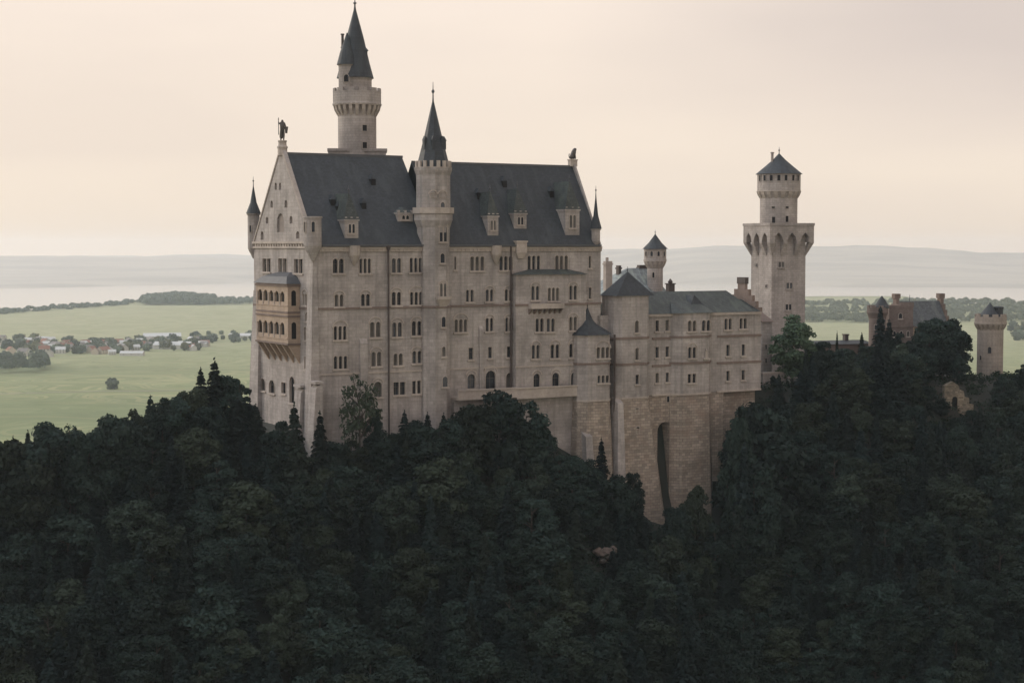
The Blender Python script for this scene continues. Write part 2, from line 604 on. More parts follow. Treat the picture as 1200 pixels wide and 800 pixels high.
# the plain
m, n, l, b = new_mat('meadow'); M['meadow'] = m
t = n.new('ShaderNodeTexCoord')
vo = n.new('ShaderNodeTexVoronoi'); vo.inputs['Scale'].default_value = 1; vo.inputs['Randomness'].default_value = .9
wob = n.new('ShaderNodeVectorMath'); wob.operation = 'ADD'
nz = n.new('ShaderNodeTexNoise'); nz.inputs['Scale'].default_value = .004; l.new(t.outputs['Object'], nz.inputs['Vector'])
wsx = n.new('ShaderNodeVectorMath'); wsx.operation = 'SCALE'; wsx.inputs['Scale'].default_value = 120
l.new(nz.outputs['Color'], wsx.inputs[0]); l.new(t.outputs['Object'], wob.inputs[0]); l.new(wsx.outputs[0], wob.inputs[1])
l.new(mapping(n, l, wob.outputs[0], (1 / 520, 1 / 260, 1)), vo.inputs['Vector'])
sepc = n.new('ShaderNodeSeparateColor'); l.new(vo.outputs['Color'], sepc.inputs[0])
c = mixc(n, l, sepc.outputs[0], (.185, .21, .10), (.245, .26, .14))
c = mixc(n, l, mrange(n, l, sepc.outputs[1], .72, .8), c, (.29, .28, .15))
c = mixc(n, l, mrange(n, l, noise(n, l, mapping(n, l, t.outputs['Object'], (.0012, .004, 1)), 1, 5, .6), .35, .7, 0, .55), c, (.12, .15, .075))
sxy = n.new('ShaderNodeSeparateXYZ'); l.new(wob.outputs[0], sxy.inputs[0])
hazed_field = mixc(n, l, sepc.outputs[2], (.27, .28, .16), (.35, .34, .22))
c = mixc(n, l, mrange(n, l, sxy.outputs['Y'], 2050, 3300, 0, .9), c, hazed_field)  # meadow pales with distance; far haze is mixed into its colour
c = mixc(n, l, 1.0, c, mrange(n, l, noise(n, l, t.outputs['Object'], .02, 4), .3, .7, .9, 1.1), 'MULTIPLY')
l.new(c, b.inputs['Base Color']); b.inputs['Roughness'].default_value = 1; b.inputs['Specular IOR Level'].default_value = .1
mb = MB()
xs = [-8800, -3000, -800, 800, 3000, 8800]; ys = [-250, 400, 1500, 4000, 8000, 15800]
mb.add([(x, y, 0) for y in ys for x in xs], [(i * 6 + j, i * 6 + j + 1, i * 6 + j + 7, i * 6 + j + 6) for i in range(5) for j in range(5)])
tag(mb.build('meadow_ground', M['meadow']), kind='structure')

m, n, l, b = new_mat('lake_water'); M['water'] = m
b.inputs['Base Color'].default_value = (.30, .31, .30, 1); b.inputs['Roughness'].default_value = .12
near = [(-400, 385), (-150, 376), (0, 366), (60, 361), (110, 358), (165, 352.5), (200, 351), (255, 352), (300, 353), (480, 352), (800, 350), (960, 347), (1060, 347), (1085, 352), (1120, 356), (1200, 356), (1500, 352)]
far = [(1500, 325), (900, 324), (300, 324), (-400, 325)]
mb = MB(); mb.poly([at_plain(px, py, 1.0) for px, py in near + far])
tag(mb.build('lake', M['water']), kind='structure')

M['track'] = plain('gravel_track', (.32, .29, .23), 1, .1, .05)
mb = MB()
tr = [(-60, 462), (20, 461), (70, 459.5), (110, 458.5), (170, 458), (300, 456)]
for (x0, y0), (x1, y1) in zip(tr, tr[1:]):
    a, bq = at_plain(x0, y0, .3), at_plain(x1, y1, .3)
    mb.poly([a, bq, bq + Vector((0, 5, 0)), a + Vector((0, 5, 0))])
tag(mb.build('farm_track', M['track']), kind='structure')

# far hills beyond the lake
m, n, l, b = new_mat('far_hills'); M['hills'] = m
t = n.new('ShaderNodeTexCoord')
c = mixc(n, l, mrange(n, l, noise(n, l, mapping(n, l, t.outputs['Object'], (.0011, .0028, .01)), 1, 6, .6), .4, .6), (.45, .415, .365), (.36, .335, .30))  # hill tones paled so that distance haze sits in the colour
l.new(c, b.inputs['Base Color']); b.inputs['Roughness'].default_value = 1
rh = np.random.RandomState(3)
ph = rh.rand(12) * 6.28


def hill_z(x, y):
    f = 0
    for i, (a, wx, wy) in enumerate(((1, .0004, .0003), (.7, .0009, .0007), (.45, .0019, .0013), (.28, .0041, .003), (.16, .009, .006), (.08, .02, .013))):
        f += a * math.sin(x * wx + ph[i] + y * wy * .6) * math.cos(y * wy + ph[i + 6] - x * wx * .4)
    east = 1 / (1 + math.exp(-(x - 600) / 700))
    sh = 6450 + 1800 * math.exp(-((x + 200) / 1300) ** 2) + 110 * math.sin(x * .004) + 60 * math.sin(x * .011 + 1)
    up = min(1, max(0, (y - max(7600, sh + 500)) / 2600))
    shore = min(1, max(0, (y - sh) / 700))
    z = shore * 14 + (up ** 1.2) * (68 + 55 * east) + (f + .3) * (7 * shore + (20 + 14 * east) * up)
    return z - 3 if shore > 0 else -4


hx = np.linspace(-6500, 6500, 170); hy = np.linspace(6200, 13800, 90)
mb = MB()
mb.add([(x, y, hill_z(x, y)) for y in hy for x in hx], [(i * 170 + j, i * 170 + j + 1, (i + 1) * 170 + j + 1, (i + 1) * 170 + j) for i in range(89) for j in range(169)])
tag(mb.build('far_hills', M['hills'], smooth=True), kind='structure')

# the air
mb = MB(); mb.box(-9000, 9000, -300, 16000, -8, 232)
m, n, l, b = new_mat('haze_air'); M['haze'] = m
n.remove(b)
pv = n.new('ShaderNodeVolumePrincipled')
pv.inputs['Color'].default_value = (.80, .91, 1.0, 1); pv.inputs['Density'].default_value = 6.2e-5
pv.inputs['Absorption Color'].default_value = (1, 1, 1, 1)
pv.inputs['Anisotropy'].default_value = .45
l.new(pv.outputs[0], n['Material Output'].inputs['Volume'])
tag(mb.build('haze', M['haze']), kind='stuff')

# ------------------------------------------------------------------ the palace
LS = A.S(704, 300)[0]
WP = A.W(297.5, 300)[0]
ZE = A.S(430, 286)[1]
ZB = 118.0
ZR = A.S(400, 182, WP / 2)[1]
pitch = (ZR - ZE) / (WP / 2)
S1 = A.S(471, 187, WP / 2)[0]                      # where the higher west roof ends
ZR2 = A.S(600, 194, WP / 2 - 1.2)[1]
W2 = 21.6
print('palace L %.1f W %.1f ZE %.1f ZR %.1f ZR2 %.1f W2 %.1f S1 %.1f' % (LS, WP, ZE, ZR, ZR2, W2, S1))
palace = empty('castle_palace', A.at(0, 0, ZB), A.th)
tag(palace, 'huge pale stone palace with steep dark slate roof and rows of arched windows', 'palace', 'castle buildings')


def px_rect(spec, c=0.0, fn=None):
    x0, x1, yt, yb = spec
    f = fn or A.S
    xm, ym = (x0 + x1) / 2, (yt + yb) / 2
    a0, a1 = f(x0, ym, c)[0], f(x1, ym, c)[0]
    return min(a0, a1), max(a0, a1), f(xm, yb, c)[1], f(xm, yt, c)[1]


# (x0, x1, ytop, ybottom, lights, style, hood)
SOUTH = [
    (390, 403, 303, 320, 2, 'a', 0), (421, 434.5, 303, 320, 3, 'a', 0), (459, 470, 302.5, 319.5, 2, 'a', 0), (480, 494.5, 302, 319, 3, 'a', 0),
    (532.3, 534.6, 301, 316, 1, 'r', 0), (551, 567.5, 300.5, 317, 3, 'a', 0), (585, 600.5, 300, 316.5, 3, 'a', 0), (618, 633, 299.5, 316, 3, 'a', 0), (650.5, 665.5, 299.5, 316, 3, 'a', 0), (690, 692.6, 300, 314, 1, 'r', 0),
    (392, 402.5, 345, 359, 2, 'a', 1), (423, 433.5, 344.5, 358.5, 2, 'a', 1), (459, 470, 342, 357.5, 2, 'a', 1), (480.5, 495, 342, 357, 3, 'a', 1), (546, 555, 339.5, 353.5, 2, 'a', 0), (569, 578, 339, 353, 2, 'a', 1), (591.5, 600.5, 339, 352.5, 2, 'a', 1), (690, 692.8, 337, 350, 1, 'r', 0),
    (391, 406, 382, 398, 3, 'a', 1), (433.5, 446, 377, 395, 2, 'a', 1), (459.5, 471, 377.5, 394.5, 2, 'a', 1), (482.5, 494, 376, 393, 2, 'a', 1), (532.5, 547.5, 374, 389, 3, 'a', 1), (569, 578, 372.5, 388, 2, 'a', 1), (592, 600.5, 372, 388, 2, 'a', 1), (690, 692.5, 372, 382, 1, 'r', 0),
    (391, 407, 417, 432, 3, 'a', 0), (435, 447, 412, 429, 2, 'a', 1), (461, 472, 414, 428, 2, 'a', 0), (483, 494, 411, 425.5, 2, 'a', 1), (549, 554.5, 407.5, 421, 1, 'r', 0), (572, 576.5, 406.5, 419.5, 1, 'r', 0), (594, 598.8, 406, 418.5, 1, 'r', 0),
    (438, 447.5, 447, 465, 1, 'a', 1), (461, 475, 447.5, 462.5, 2, 'r', 0), (483, 499, 446, 461, 3, 'r', 0), (547.5, 557, 438, 455, 1, 'a', 1), (569, 581, 434, 458, 1, 'a', 1), (593, 601.5, 436.5, 454, 1, 'a', 0),
]
WESTW = [
    (308, 317, 303, 318.5, 2, 'r', 0), (326.5, 336, 303, 319, 2, 'r', 0), (345, 354.8, 303.5, 320, 2, 'r', 0),
    (355, 360, 344, 357.5, 2, 'a', 1), (358, 361, 366, 376, 1, 'a', 0), (356.5, 361.5, 383, 398.5, 2, 'a', 0), (357, 360.5, 418, 432.5, 1, 'r', 0),
    (305.5, 311, 443, 457.5, 1, 'a', 0), (315.5, 322, 445, 460.5, 1, 'a', 0), (330, 335, 448, 461, 1, 'r', 0), (339.5, 345.5, 441, 472, 1, 'a', 0), (348, 361, 508, 545, 1, 'a', 0),
]
GABLE = [(322.6, 325, 214, 222.5), (327.5, 330, 214, 222.5), (317.5, 320.5, 235, 243.5), (334, 337.5, 234.5, 243.5), (312, 315, 254, 262), (340, 343.5, 253, 262), (306, 309.5, 271, 281), (347.5, 351.5, 271, 279.5)]
BAY_C = -1.6
BAYW = [(622.5, 632, 335, 351.5, 2, 'a', 1), (642, 655, 337, 352.5, 3, 'a', 0), (667, 676, 334.5, 351, 2, 'a', 1), (627.5, 637, 373, 388.5, 2, 'a', 0), (640.5, 650, 373, 388.5, 2, 'a', 0), (667, 676, 371, 387, 2, 'a', 1),
        (623, 632.5, 404, 420, 2, 'a', 1), (645, 655.5, 403.5, 419.5, 2, 'a', 1), (667, 677, 402.5, 418.5, 2, 'a', 1), (625, 633, 437.5, 454, 1, 'a', 1), (647, 655.5, 436.5, 453, 1, 'a', 1), (669, 678, 435.5, 452, 1, 'a', 1)]


def openings(specs, c=0.0, fn=None):
    res = []
    for sp in specs:
        r4 = px_rect(sp[:4], c, fn)
        res.append((r4, sp[4:] if len(sp) > 4 else (1, 'a', 0)))
    return res


so = openings(SOUTH); wo = openings(WESTW, 0, A.W); go = openings(GABLE, 0, A.W)
hs = [h for r4, q in so for h in lights(*r4, q[0], q[1])]
hw = [h for r4, q in wo for h in lights(*r4, q[0], q[1])]
niche_c = px_rect((325.2, 333.5, 250, 272), 0, A.W)
mb = MB()
facade(mb, rect(0, LS, ZB, ZE), hs, south())
facade(mb, rect(0, WP, ZB, ZE), hw, west())
yE = W2
mb.poly([(LS, 0, ZB), (LS, W2, ZB), (LS, W2, ZE), (LS, 0, ZE)])
mb.poly([(LS, W2, ZB), (S1, W2, ZB), (S1, W2, ZE), (LS, W2, ZE)])
mb.poly([(S1, W2, ZB), (S1, WP, ZB), (S1, WP, ZE), (S1, W2, ZE)])
mb.poly([(S1, WP, ZB), (0, WP, ZB), (0, WP, ZE), (S1, WP, ZE)])
mb.build('wall', M['wall'], palace)
# gable walls, their coping standing proud of the slates
g_holes = [arch(r[0], r[1], r[2], r[3]) for r, q in go] + [arch(*niche_c)]
mb = MB()
g_out = [(0.3, ZE + .02), (WP - .3, ZE + .02), (WP / 2 + .5, ZR + 1.1), (WP / 2 - .5, ZR + 1.1)]
facade(mb, g_out, g_holes, west(-0.12))
th = .7
for (a0, z0), (a1, z1) in zip(g_out[1:], g_out[2:] + g_out[:1]):
    mb.poly([(-0.12, a0, z0), (-0.12, a1, z1), (th, a1, z1), (th, a0, z0)])
mb.poly([(th, a, z) for a, z in g_out])
for h in g_holes:
    k = len(h)
    mb.add([(-.12, a, z) for a, z in h] + [(.25, a, z) for a, z in h], [(i, (i + 1) % k, k + (i + 1) % k, k + i) for i in range(k)] )
    mb.poly([(.24, a, z) for a, z in h], 1)
gw = mb.build('gable_wall', [M['wall'], M['niche']], palace)
mb = MB()
for sg in (-1, 1):                                              # coping stones along the rake
    y0, y1 = (WP / 2 - sg * .3), (WP / 2 - sg * (WP / 2 + .25))
    z0, z1 = ZR + 1.25, ZE - .1
    q = [(-.3, y0, z0), (.55, y0, z0), (.55, y0, z0 - .6), (-.3, y0, z0 - .6)]
    p = [(-.3, y1, z1), (.55, y1, z1), (.55, y1, z1 - .6), (-.3, y1, z1 - .6)]
    mb.add(q + p, [(0, 1, 5, 4), (1, 2, 6, 5), (2, 3, 7, 6), (3, 0, 4, 7), (0, 3, 2, 1), (4, 5, 6, 7)])
mb.build('coping', M['trim'], gw)
mb = MB()
g2 = [(0, ZE), (W2, ZE), (W2 / 2 + .4, ZR2 + .9), (W2 / 2 - .4, ZR2 + .9)]
mb.add([(LS - .35, a, z) for a, z in g2] + [(LS + .12, a, z) for a, z in g2], [(3, 2, 1, 0), (4, 5, 6, 7), (0, 1, 5, 4), (1, 2, 6, 5), (2, 3, 7, 6), (3, 0, 4, 7)])
mb.build('gable_wall', M['wall'], palace)
# roof
ov = .55
zo = ZE - ov * pitch + .12
mb = MB()
for s0, s1, wd, zr in ((th + .02, S1, WP, ZR), (S1, LS - .35, W2, ZR2)):
    mb.poly([(s0, -ov, zo), (s1, -ov, zo), (s1, wd / 2, zr), (s0, wd / 2, zr)])
    mb.poly([(s1, wd + ov, zo), (s0, wd + ov, zo), (s0, wd / 2, zr), (s1, wd / 2, zr)])
mb.poly([(S1, 0, ZE), (S1, WP, ZE), (S1, WP / 2, ZR)])
mb.poly([(th + .02, 0, ZE), (th + .02, WP, ZE), (th + .02, WP / 2, ZR)])
rf = mb.build('roof', M['slate'], palace)
mb = MB()
mb.box(th, S1 + .1, WP / 2 - .22, WP / 2 + .22, ZR - .25, ZR + .28)
mb.box(S1 + .1, LS - .6, W2 / 2 - .2, W2 / 2 + .2, ZR2 - .25, ZR2 + .22)
mb.build('ridge_cap', M['lead'], rf)
# cornice with corbels under the eaves, string courses, gutters
mb = MB()
mb.box(.4, LS + .12, -.42, .05, ZE - 1.0, ZE - .45)
mb.box(.4, LS + .1, -.25, .05, ZE - 1.5, ZE - 1.003)
for i in range(int(LS / .95)):
    mb.box(.7 + i * .95, 1.15 + i * .95, -.35, -.2, ZE - 1.45, ZE - .99)
mb.build('cornice', M['trim'], palace)
mb = MB(); mb.box(.4, LS - .3, -.85, -.5, ZE - .42, ZE - .1)
mb.build('gutter', M['lead'], palace)
mb = MB()
zc0, zc1 = A.W(330, 291, 0)[1], A.W(330, 283.5, 0)[1]
mb.box(-.45, .05, -.35, WP + .35, zc1 - .35, zc1 + .12)
mb.box(-.3, .05, -.25, WP + .25, zc0, zc0 + .4)
for i in range(22):
    mb.box(-.28, -.02, .6 + i * (WP - 1.2) / 22, 1.25 + i * (WP - 1.2) / 22, zc0 + .4, zc1 - .36)
mb.build('cornice', M['trim'], palace)
ZS1 = A.S(420, 361.0)[1]
mb = MB()
mb.box(-.22, LS + .15, -.22, .03, ZS1 - .22, ZS1 + .22)
mb.box(-.22, .03, .03, WP + .2, ZS1 - .22, ZS1 + .22)
mb.build('string_course', M['band'], palace)
ZS2 = A.S(500, 433.5)[1]
mb = MB()
mb.box(-.18, LS + .1, -.16, .03, ZS2 - .2, ZS2 + .16)
mb.build('string_course', M['trim'], palace)
for px in (454,):
    s = A.S(px, 350)[0]
    mb = MB(); mb.tube((s, -.5, ZE - .4), (s, -.5, ZB), .2, .2, 8); mb.lathe(s, -.5, [(.2, ZE - 1.4), (.5, ZE - .6), (.5, ZE - .3)], 8)
    mb.build('downpipe', M['pipe'], palace)
# windows of the two fronts
for i, (r4, q) in enumerate(so):
    window(palace, south(), *r4, q[0], q[1], bool(q[2]), True, M['glass'])
for i, (r4, q) in enumerate(wo):
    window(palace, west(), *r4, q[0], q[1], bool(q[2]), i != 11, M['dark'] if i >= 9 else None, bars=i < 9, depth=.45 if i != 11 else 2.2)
# tall pilasters and the battered corner pier
mb = MB()
s0, s1 = A.S(421, 420)[0], A.S(429.5, 420)[0]
zt, zb = A.S(425, 396)[1], ZB
mb.prism([(s0, -.9), (s1, -.9), (s1, .05), (s0, .05)], ZB, [(s0, -.55), (s1, -.55), (s1, .05), (s0, .05)], [zt - 1, zt - 1, zt, zt])
mb.build('buttress', M['wall'], palace)
mb = MB()
s0, s1 = A.S(561, 420)[0], A.S(565.2, 420)[0]
zt = A.S(563, 381)[1]
mb.prism([(s0, -.7), (s1, -.7), (s1, .05), (s0, .05)], ZB, [(s0, -.45), (s1, -.45), (s1, .05), (s0, .05)], [zt - 1, zt - 1, zt, zt])
mb.build('buttress', M['wall'], palace)
mb = MB()
zt = A.W(368, 300, 0)[1]; zm = A.W(370, 395, 0)[1]
mb.prism([(-1.7, -.8), (1.1, -.8), (1.1, 2.6), (-1.7, 2.6)], ZB, [(-.6, -.45), (.9, -.45), (.9, 2.2), (-.6, 2.2)], zm, cap1=False)
mb.prism([(-.6, -.45), (.9, -.45), (.9, 2.2), (-.6, 2.2)], zm, [(-.14, -.14), (.7, -.14), (.7, 1.8), (-.14, 1.8)], zt)
mb.build('corner_pier', M['wall'], palace)
mb = MB()
for a0, a1, y_t in ((371 - 6, 372, 448), (347, 354.5, 452)):
    r4 = px_rect((a0, a1, y_t, 520), -1.2, A.W)
    mb = MB()
    mb.prism([(-3.0, r4[0]), (0, r4[0]), (0, r4[1]), (-3.0, r4[1])], ZB, [(-1.5, r4[0]), (0, r4[0]), (0, r4[1]), (-1.5, r4[1])], [r4[3] - 1.2, r4[3], r4[3], r4[3] - 1.2])
    mb.box(-1.7, .02, r4[0] - .15, r4[1] + .15, r4[3] - .25, r4[3] + .25)
    mb.build('buttress', M['wall'], palace)
mb = MB()                                                        # batter at the far west corner
mb.prism([(-1.6, WP - 4), (0, WP - 4), (0, WP + 2.2), (-1.6, WP + 2.2)], ZB, [(-.1, WP - 3), (0, WP - 3), (0, WP + .12), (-.1, WP + .12)], A.W(297, 340, 0)[1])
mb.build('corner_pier', M['wall'], palace)

# the loggia on the west front: two arcades over a raking corbel
lc = -2.6
ly0, ly1 = A.W(337.5, 380, lc)[0], A.W(300.5, 380, lc)[0]
z_e, z_1b, z_2t, z_2b, z_c = (A.W(319, p, lc)[1] for p in (332, 363, 370, 400.5, 424))
loggia = None
fo = []
for yt, yb in ((340, 357), (376, 394.5)):
    for j in range(5):
        xc = 304.7 + j * 6.55
        fo.append(px_rect((xc - 2.35, xc + 2.35, yt + j * .8 - 1.5, yb + j * .75 - 1), lc, A.W))
mb = MB()
facade(mb, rect(ly0, ly1, z_2b, z_e), [arch(*r) for r in fo], west(lc))
for r in fo:                                                    # depth of the piers
    h = arch(*r); k = len(h)
    mb.add([(lc, a, z) for a, z in h] + [(lc + .4, a, z) for a, z in h], [(i, (i + 1) % k, k + (i + 1) % k, k + i) for i in range(k)])
sh = []
for r in (fo[0], fo[5]):
    sh.append(arch(.75, 1.75, r[2], r[3]))
facade(mb, rect(0, -lc, z_2b, z_e), sh, lambda a, z, d=0: (lc + a, ly0 + d, z))
mb.poly([(lc, ly1, z_2b), (0, ly1, z_2b), (0, ly1, z_e), (lc, ly1, z_e)])
for z in (z_2b, z_2t, z_e - .05):
    mb.poly([(lc, ly0, z), (0, ly0, z), (0, ly1, z), (lc, ly1, z)])
loggia = mb.build('loggia', M['warm'], palace, label='warm sandstone two storey loggia with round arches')
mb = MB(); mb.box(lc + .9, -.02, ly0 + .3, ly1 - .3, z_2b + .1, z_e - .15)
mb.build('shade_block', M['dark'], loggia)  # solid dark block; the shade behind the arcades is its colour
mb = MB()
for z, q in ((z_e - .35, .22), (z_2t + .15, .2), (z_2b - .1, .22), ((z_2t + z_1b) / 2 + .3, .12)):
    mb.box(lc - q, 0, ly0 - q, ly1 + q, z - .18, z + .18)
mb.build('string_course', M['band'], loggia)
for k in range(2):
    r0 = fo[k * 5]
    mb = MB()
    mb.box(lc - .12, lc + .06, ly0 + .2, ly1 - .2, r0[2] - .1, r0[2] + .1)
    mb.box(lc + .03, lc + .1, ly0 + .2, ly1 - .2, r0[2] + .1, r0[2] + .75)
    mb.build('parapet', M['warm'], loggia)
for k, r in enumerate(fo):
    mb = MB(); c = r[1] + .22
    mb.lathe(lc - .02, c, [(.2, r[2]), (.13, r[2] + .25), (.12, r[3] - .75), (.22, r[3] - .4)], 8)
    mb.build('column', M['trim'], loggia)
mb = MB()
yr0, yr1 = A.W(331, 320, -.3)[0], A.W(316, 320, -.3)[0]
zt = A.W(326, 318.5, -.3)[1]
e0 = [(lc - .5, ly0 - .5), (.05, ly0 - .5), (.05, ly1 + .5), (lc - .5, ly1 + .5)]
mid = [(lc + .5, ly0 + 1.5), (.05, ly0 + 1.2), (.05, ly1 - 2.2), (lc + .5, ly1 - 2.4)]
zmid = z_e + (zt - z_e) * .62
mb.prism(e0, z_e + .02, mid, zmid, cap1=False)
mb.prism(mid, zmid, [(-.25, ly0 + 4.5), (.05, ly0 + 4.2), (.05, ly1 - 6), (-.25, ly1 - 6.5)], zt, cap0=False)
mb.build('loggia_roof', M['lead'], loggia)
for j in range(6):                                              # raking corbels below the loggia
    y = ly0 + .3 + j * (ly1 - ly0 - .6) / 5
    mb = MB()
    mb.add([(lc + .05, y - .28, z_2b - .3), (0, y - .28, z_2b - .3), (0, y - .28, z_c), (lc + .05, y + .28, z_2b - .3), (0, y + .28, z_2b - .3), (0, y + .28, z_c)],
           [(0, 1, 2), (5, 4, 3), (0, 3, 4, 1), (1, 4, 5, 2), (2, 5, 3, 0)])
    mb.build('corbel', M['warm'], loggia)
mb = MB()
mb.add([(lc * .55, ly0 + .3, z_2b - .3), (0, ly0 + .3, z_2b - .3), (0, ly0 + .3, z_c + 1.2), (lc * .55, ly1 - .3, z_2b - .3), (0, ly1 - .3, z_2b - .3), (0, ly1 - .3, z_c + 1.2)],
       [(0, 1, 2), (5, 4, 3), (0, 3, 4, 1), (1, 4, 5, 2), (2, 5, 3, 0)])
mb.build('corbel', M['niche'], loggia)


def small_windows(parent, fn_map, items, style='a', frame=None, glass=None):
    for a0, a1, z0, z1 in items:
        window(parent, fn_map, a0, a1, z0, z1, 1, style, False, False, glass, proud=.1, frame_mat=frame, bars=False)


# corner turrets of the palace
def corner_turret(s, y, zb, z0, z1, zt, r, spire, wins=(), crown=True):
    mb = MB()
    mb.lathe(s, y, [(.25, zb), (r * .55, zb + (z0 - zb) * .45), (r * .8, zb + (z0 - zb) * .7), (r, z0), (r, z1), (r + .18, z1 + .05), (r + .18, z1 + .4)], 16)
    if crown: battlements(mb, s, y, r + .18, z1 + .4, .6, 7, .4)
    o = mb.build('corner_turret', M['wall'], palace)
    if spire:
        mb = MB(); mb.lathe(s, y, [(r + .35, z1 + .35), (r * .55, z1 + (zt - z1) * .42), (.06, zt)], 14)
        mb.build('spire', M['slate'], o)
        finial(o, s, y, zt - .1, 2.0, .06, .2)
    for az, z, w, h in wins:
        small_windows(o, round_map(r, az, s, y), [(-w / 2, w / 2, z - h / 2, z + h / 2)])
    return o


y_t = A.W(297.3, 270, .4)[0]
corner_turret(.4, y_t, A.W(297, 303, 0)[1], A.W(297, 291, 0)[1], A.W(297, 252, 0)[1], A.W(297.5, 217, 0)[1], 1.25, True, [(-.9, A.W(297, 268, 0)[1], .4, 1.4)], False)
s_t, z_t = A.S(366.5, 270, -.4)
corner_turret(s_t, -.3, A.S(366, 306)[1], A.S(366, 288)[1], A.S(366, 256)[1], 0, 1.75, False, [(-.35, A.S(366, 266)[1], .6, 2.0), (-1.35, A.S(366, 266)[1], .5, 2.0)], False)
s_t, _z = A.S(698, 270, .2)
corner_turret(s_t, .15, A.S(698, 291)[1], A.S(698, 282)[1], A.S(698, 270)[1], A.S(694, 228)[1], .95, True, (), False)

# dormers in the slates
def roof_y(z, s):
    pt = pitch if s < S1 else (ZR2 - zo) / (W2 / 2 + ov)
    return (z - zo) / pt - ov


def dormer(x0, x1, yt, yb, steep=5.0, fin=True, corbel=False, flat=False):
    xm = (x0 + x1) / 2
    s0, s1 = A.S(x0, yb, 0)[0], A.S(x1, yb, 0)[0]
    # the front stands where its foot meets the slates
    d = ray(xm, yb)
    y = 0.0
    for _ in range(40):
        zz = A.S(xm, yb, y)[1]
        y += (roof_y(zz, A.S(xm, yb, y)[0]) - y) * .5
    c = max(y, -.3)
    s0, s1 = A.S(x0, yb, c)[0], A.S(x1, yb, c)[0]
    z0, z1 = A.S(xm, yb, c)[1], A.S(xm, yt, c)[1]
    back = roof_y(z1, s0) + .5
    mb = MB()
    mb.box(s0, s1, c, back, z0 - 1.0, z1)
    mb.box(s0 - .18, s1 + .18, c - .18, back, z1, z1 + .3)
    for a in (s0, (s0 + s1) / 2 - .25, s1 - .5):
        mb.box(a, a + .5, c - .12, c + .4, z1 + .3, z1 + .8)
    o = mb.build('dormer', M['wall'], palace)
    w = s1 - s0
    window(o, south(c), s0 + .28 * w, s1 - .28 * w, z0 + .3 * (z1 - z0), z0 + .82 * (z1 - z0), 2 if w > 2.2 else 1, 'a', False, True, proud=.1, bars=False)
    mb = MB()
    xc = (s0 + s1) / 2; zt = z1 + .3 + steep
    yb2 = roof_y(zt, s0)
    e = [(s0 - .2, c - .2), (s1 + .2, c - .2), (s1 + .2, back + 1), (s0 - .2, back + 1)]
    mb.prism(e, z1 + .31, [(xc - .08, c + 1.2), (xc + .08, c + 1.2), (xc + .08, yb2 + .5), (xc - .08, yb2 + .5)], zt)
    mb.build('dormer_roof', M['slate_green'], o)
    if fin: finial(o, xc, c + 1.3, zt - .2, 1.8, .07, .22)
    if corbel:
        mb = MB()
        mb.lathe(xc, -.25, [(.15, ZE - 4.2), (.7, ZE - 3.2), (1.15, ZE - 2.2), (1.25, ZE - .3)], 10)
        mb.build('corbel', M['trim'], o)
    return o


dormer(404, 420, 259, 279, 5.2, True, True)
dormer(571.5, 584, 254.5, 276, 5.0, True, True)
dormer(602.5, 617, 251.5, 268, 5.2)
dormer(662.5, 679, 247, 275.5, 6.0)
dormer(466, 484, 251, 259.5, 1.2, False)
# skylights and a chimney lower on the east slates
for px, py in ((611, 290),):
    s0, z = A.S(604.5, 296, -.5); s1, z1 = A.S(616.5, 284, -.5)
    mb = MB(); mb.box(s0, s1, -.9, .6, z, z1); mb.box(s0 - .15, s1 + .15, -1.05, .6, z1, z1 + .35)
    mb.prism([(s0 + .6, -.5), (s1 - .6, -.5), (s1 - .6, .1), (s0 + .6, .1)], z - 1.2, [(s0, -.9), (s1, -.9), (s1, .1), (s0, .1)], z, cap1=False)
    mb.build('chimney_shaft', M['trim'], palace)
for px, py in ((389, 236), (396, 244), (425, 240), (520, 232), (560, 228), (645, 226), (590, 214), (436, 212)):
    y = 4.0
    for _ in range(40):
        y += (roof_y(A.S(px, py, y)[1], A.S(px, py, y)[0]) - y) * .5
    s, z = A.S(px, py, y)
    mb = MB()
    mb.prism([(s - .5, y - .7), (s + .5, y - .7), (s + .5, y + .6), (s - .5, y + .6)], z - 1.1, [(s - .5, y - .65), (s + .5, y - .65), (s + .5, y + .8), (s - .5, y + .8)], z + .35, mi=1)
    mb.prism([(s - .65, y - .85), (s + .65, y - .85), (s + .65, y + .9), (s - .65, y + .9)], z + .36, [(s - .05, y - .3), (s + .05, y - .3), (s + .05, y + 1.2), (s - .05, y + 1.2)], z + 1.35)
    mb.build('roof_vent', [M['slate'], M['dark']], palace)

# shallow bay on the east half of the front
b0, b1 = A.S(604.5, 400, BAY_C)[0], A.S(686.5, 400, BAY_C)[0]
zbt = A.S(640, 321.5, BAY_C)[1]
zbb = A.S(640, 466, BAY_C)[1]
bo = openings(BAYW, BAY_C)
mb = MB()
facade(mb, rect(b0, b1, zbb, zbt), [h for r4, q in bo for h in lights(*r4, q[0], q[1])], south(BAY_C))
mb.poly([(b0, BAY_C, zbb), (b0, 0, zbb), (b0, 0, zbt), (b0, BAY_C, zbt)])
mb.poly([(b1, BAY_C, zbb), (b1, 0, zbb), (b1, 0, zbt), (b1, BAY_C, zbt)])
mb.poly([(b0, BAY_C, zbb), (b1, BAY_C, zbb), (b1, 0, zbb), (b0, 0, zbb)])
bay = mb.build('bay', M['wall'], palace)
for r4, q in bo:
    window(bay, south(BAY_C), *r4, q[0], q[1], bool(q[2]))
mb = MB()
zbr = A.S(648, 315.5, -.3)[1]
mb.prism([(b0 - .4, BAY_C - .5), (b1 + .4, BAY_C - .5), (b1 + .4, .04), (b0 - .4, .04)], zbt, [(b0 + 4, -.3), (b1 - 4, -.3), (b1 - 4, .04), (b0 + 4, .04)], zbr)
mb.build('bay_roof', M['slate_green'], bay)
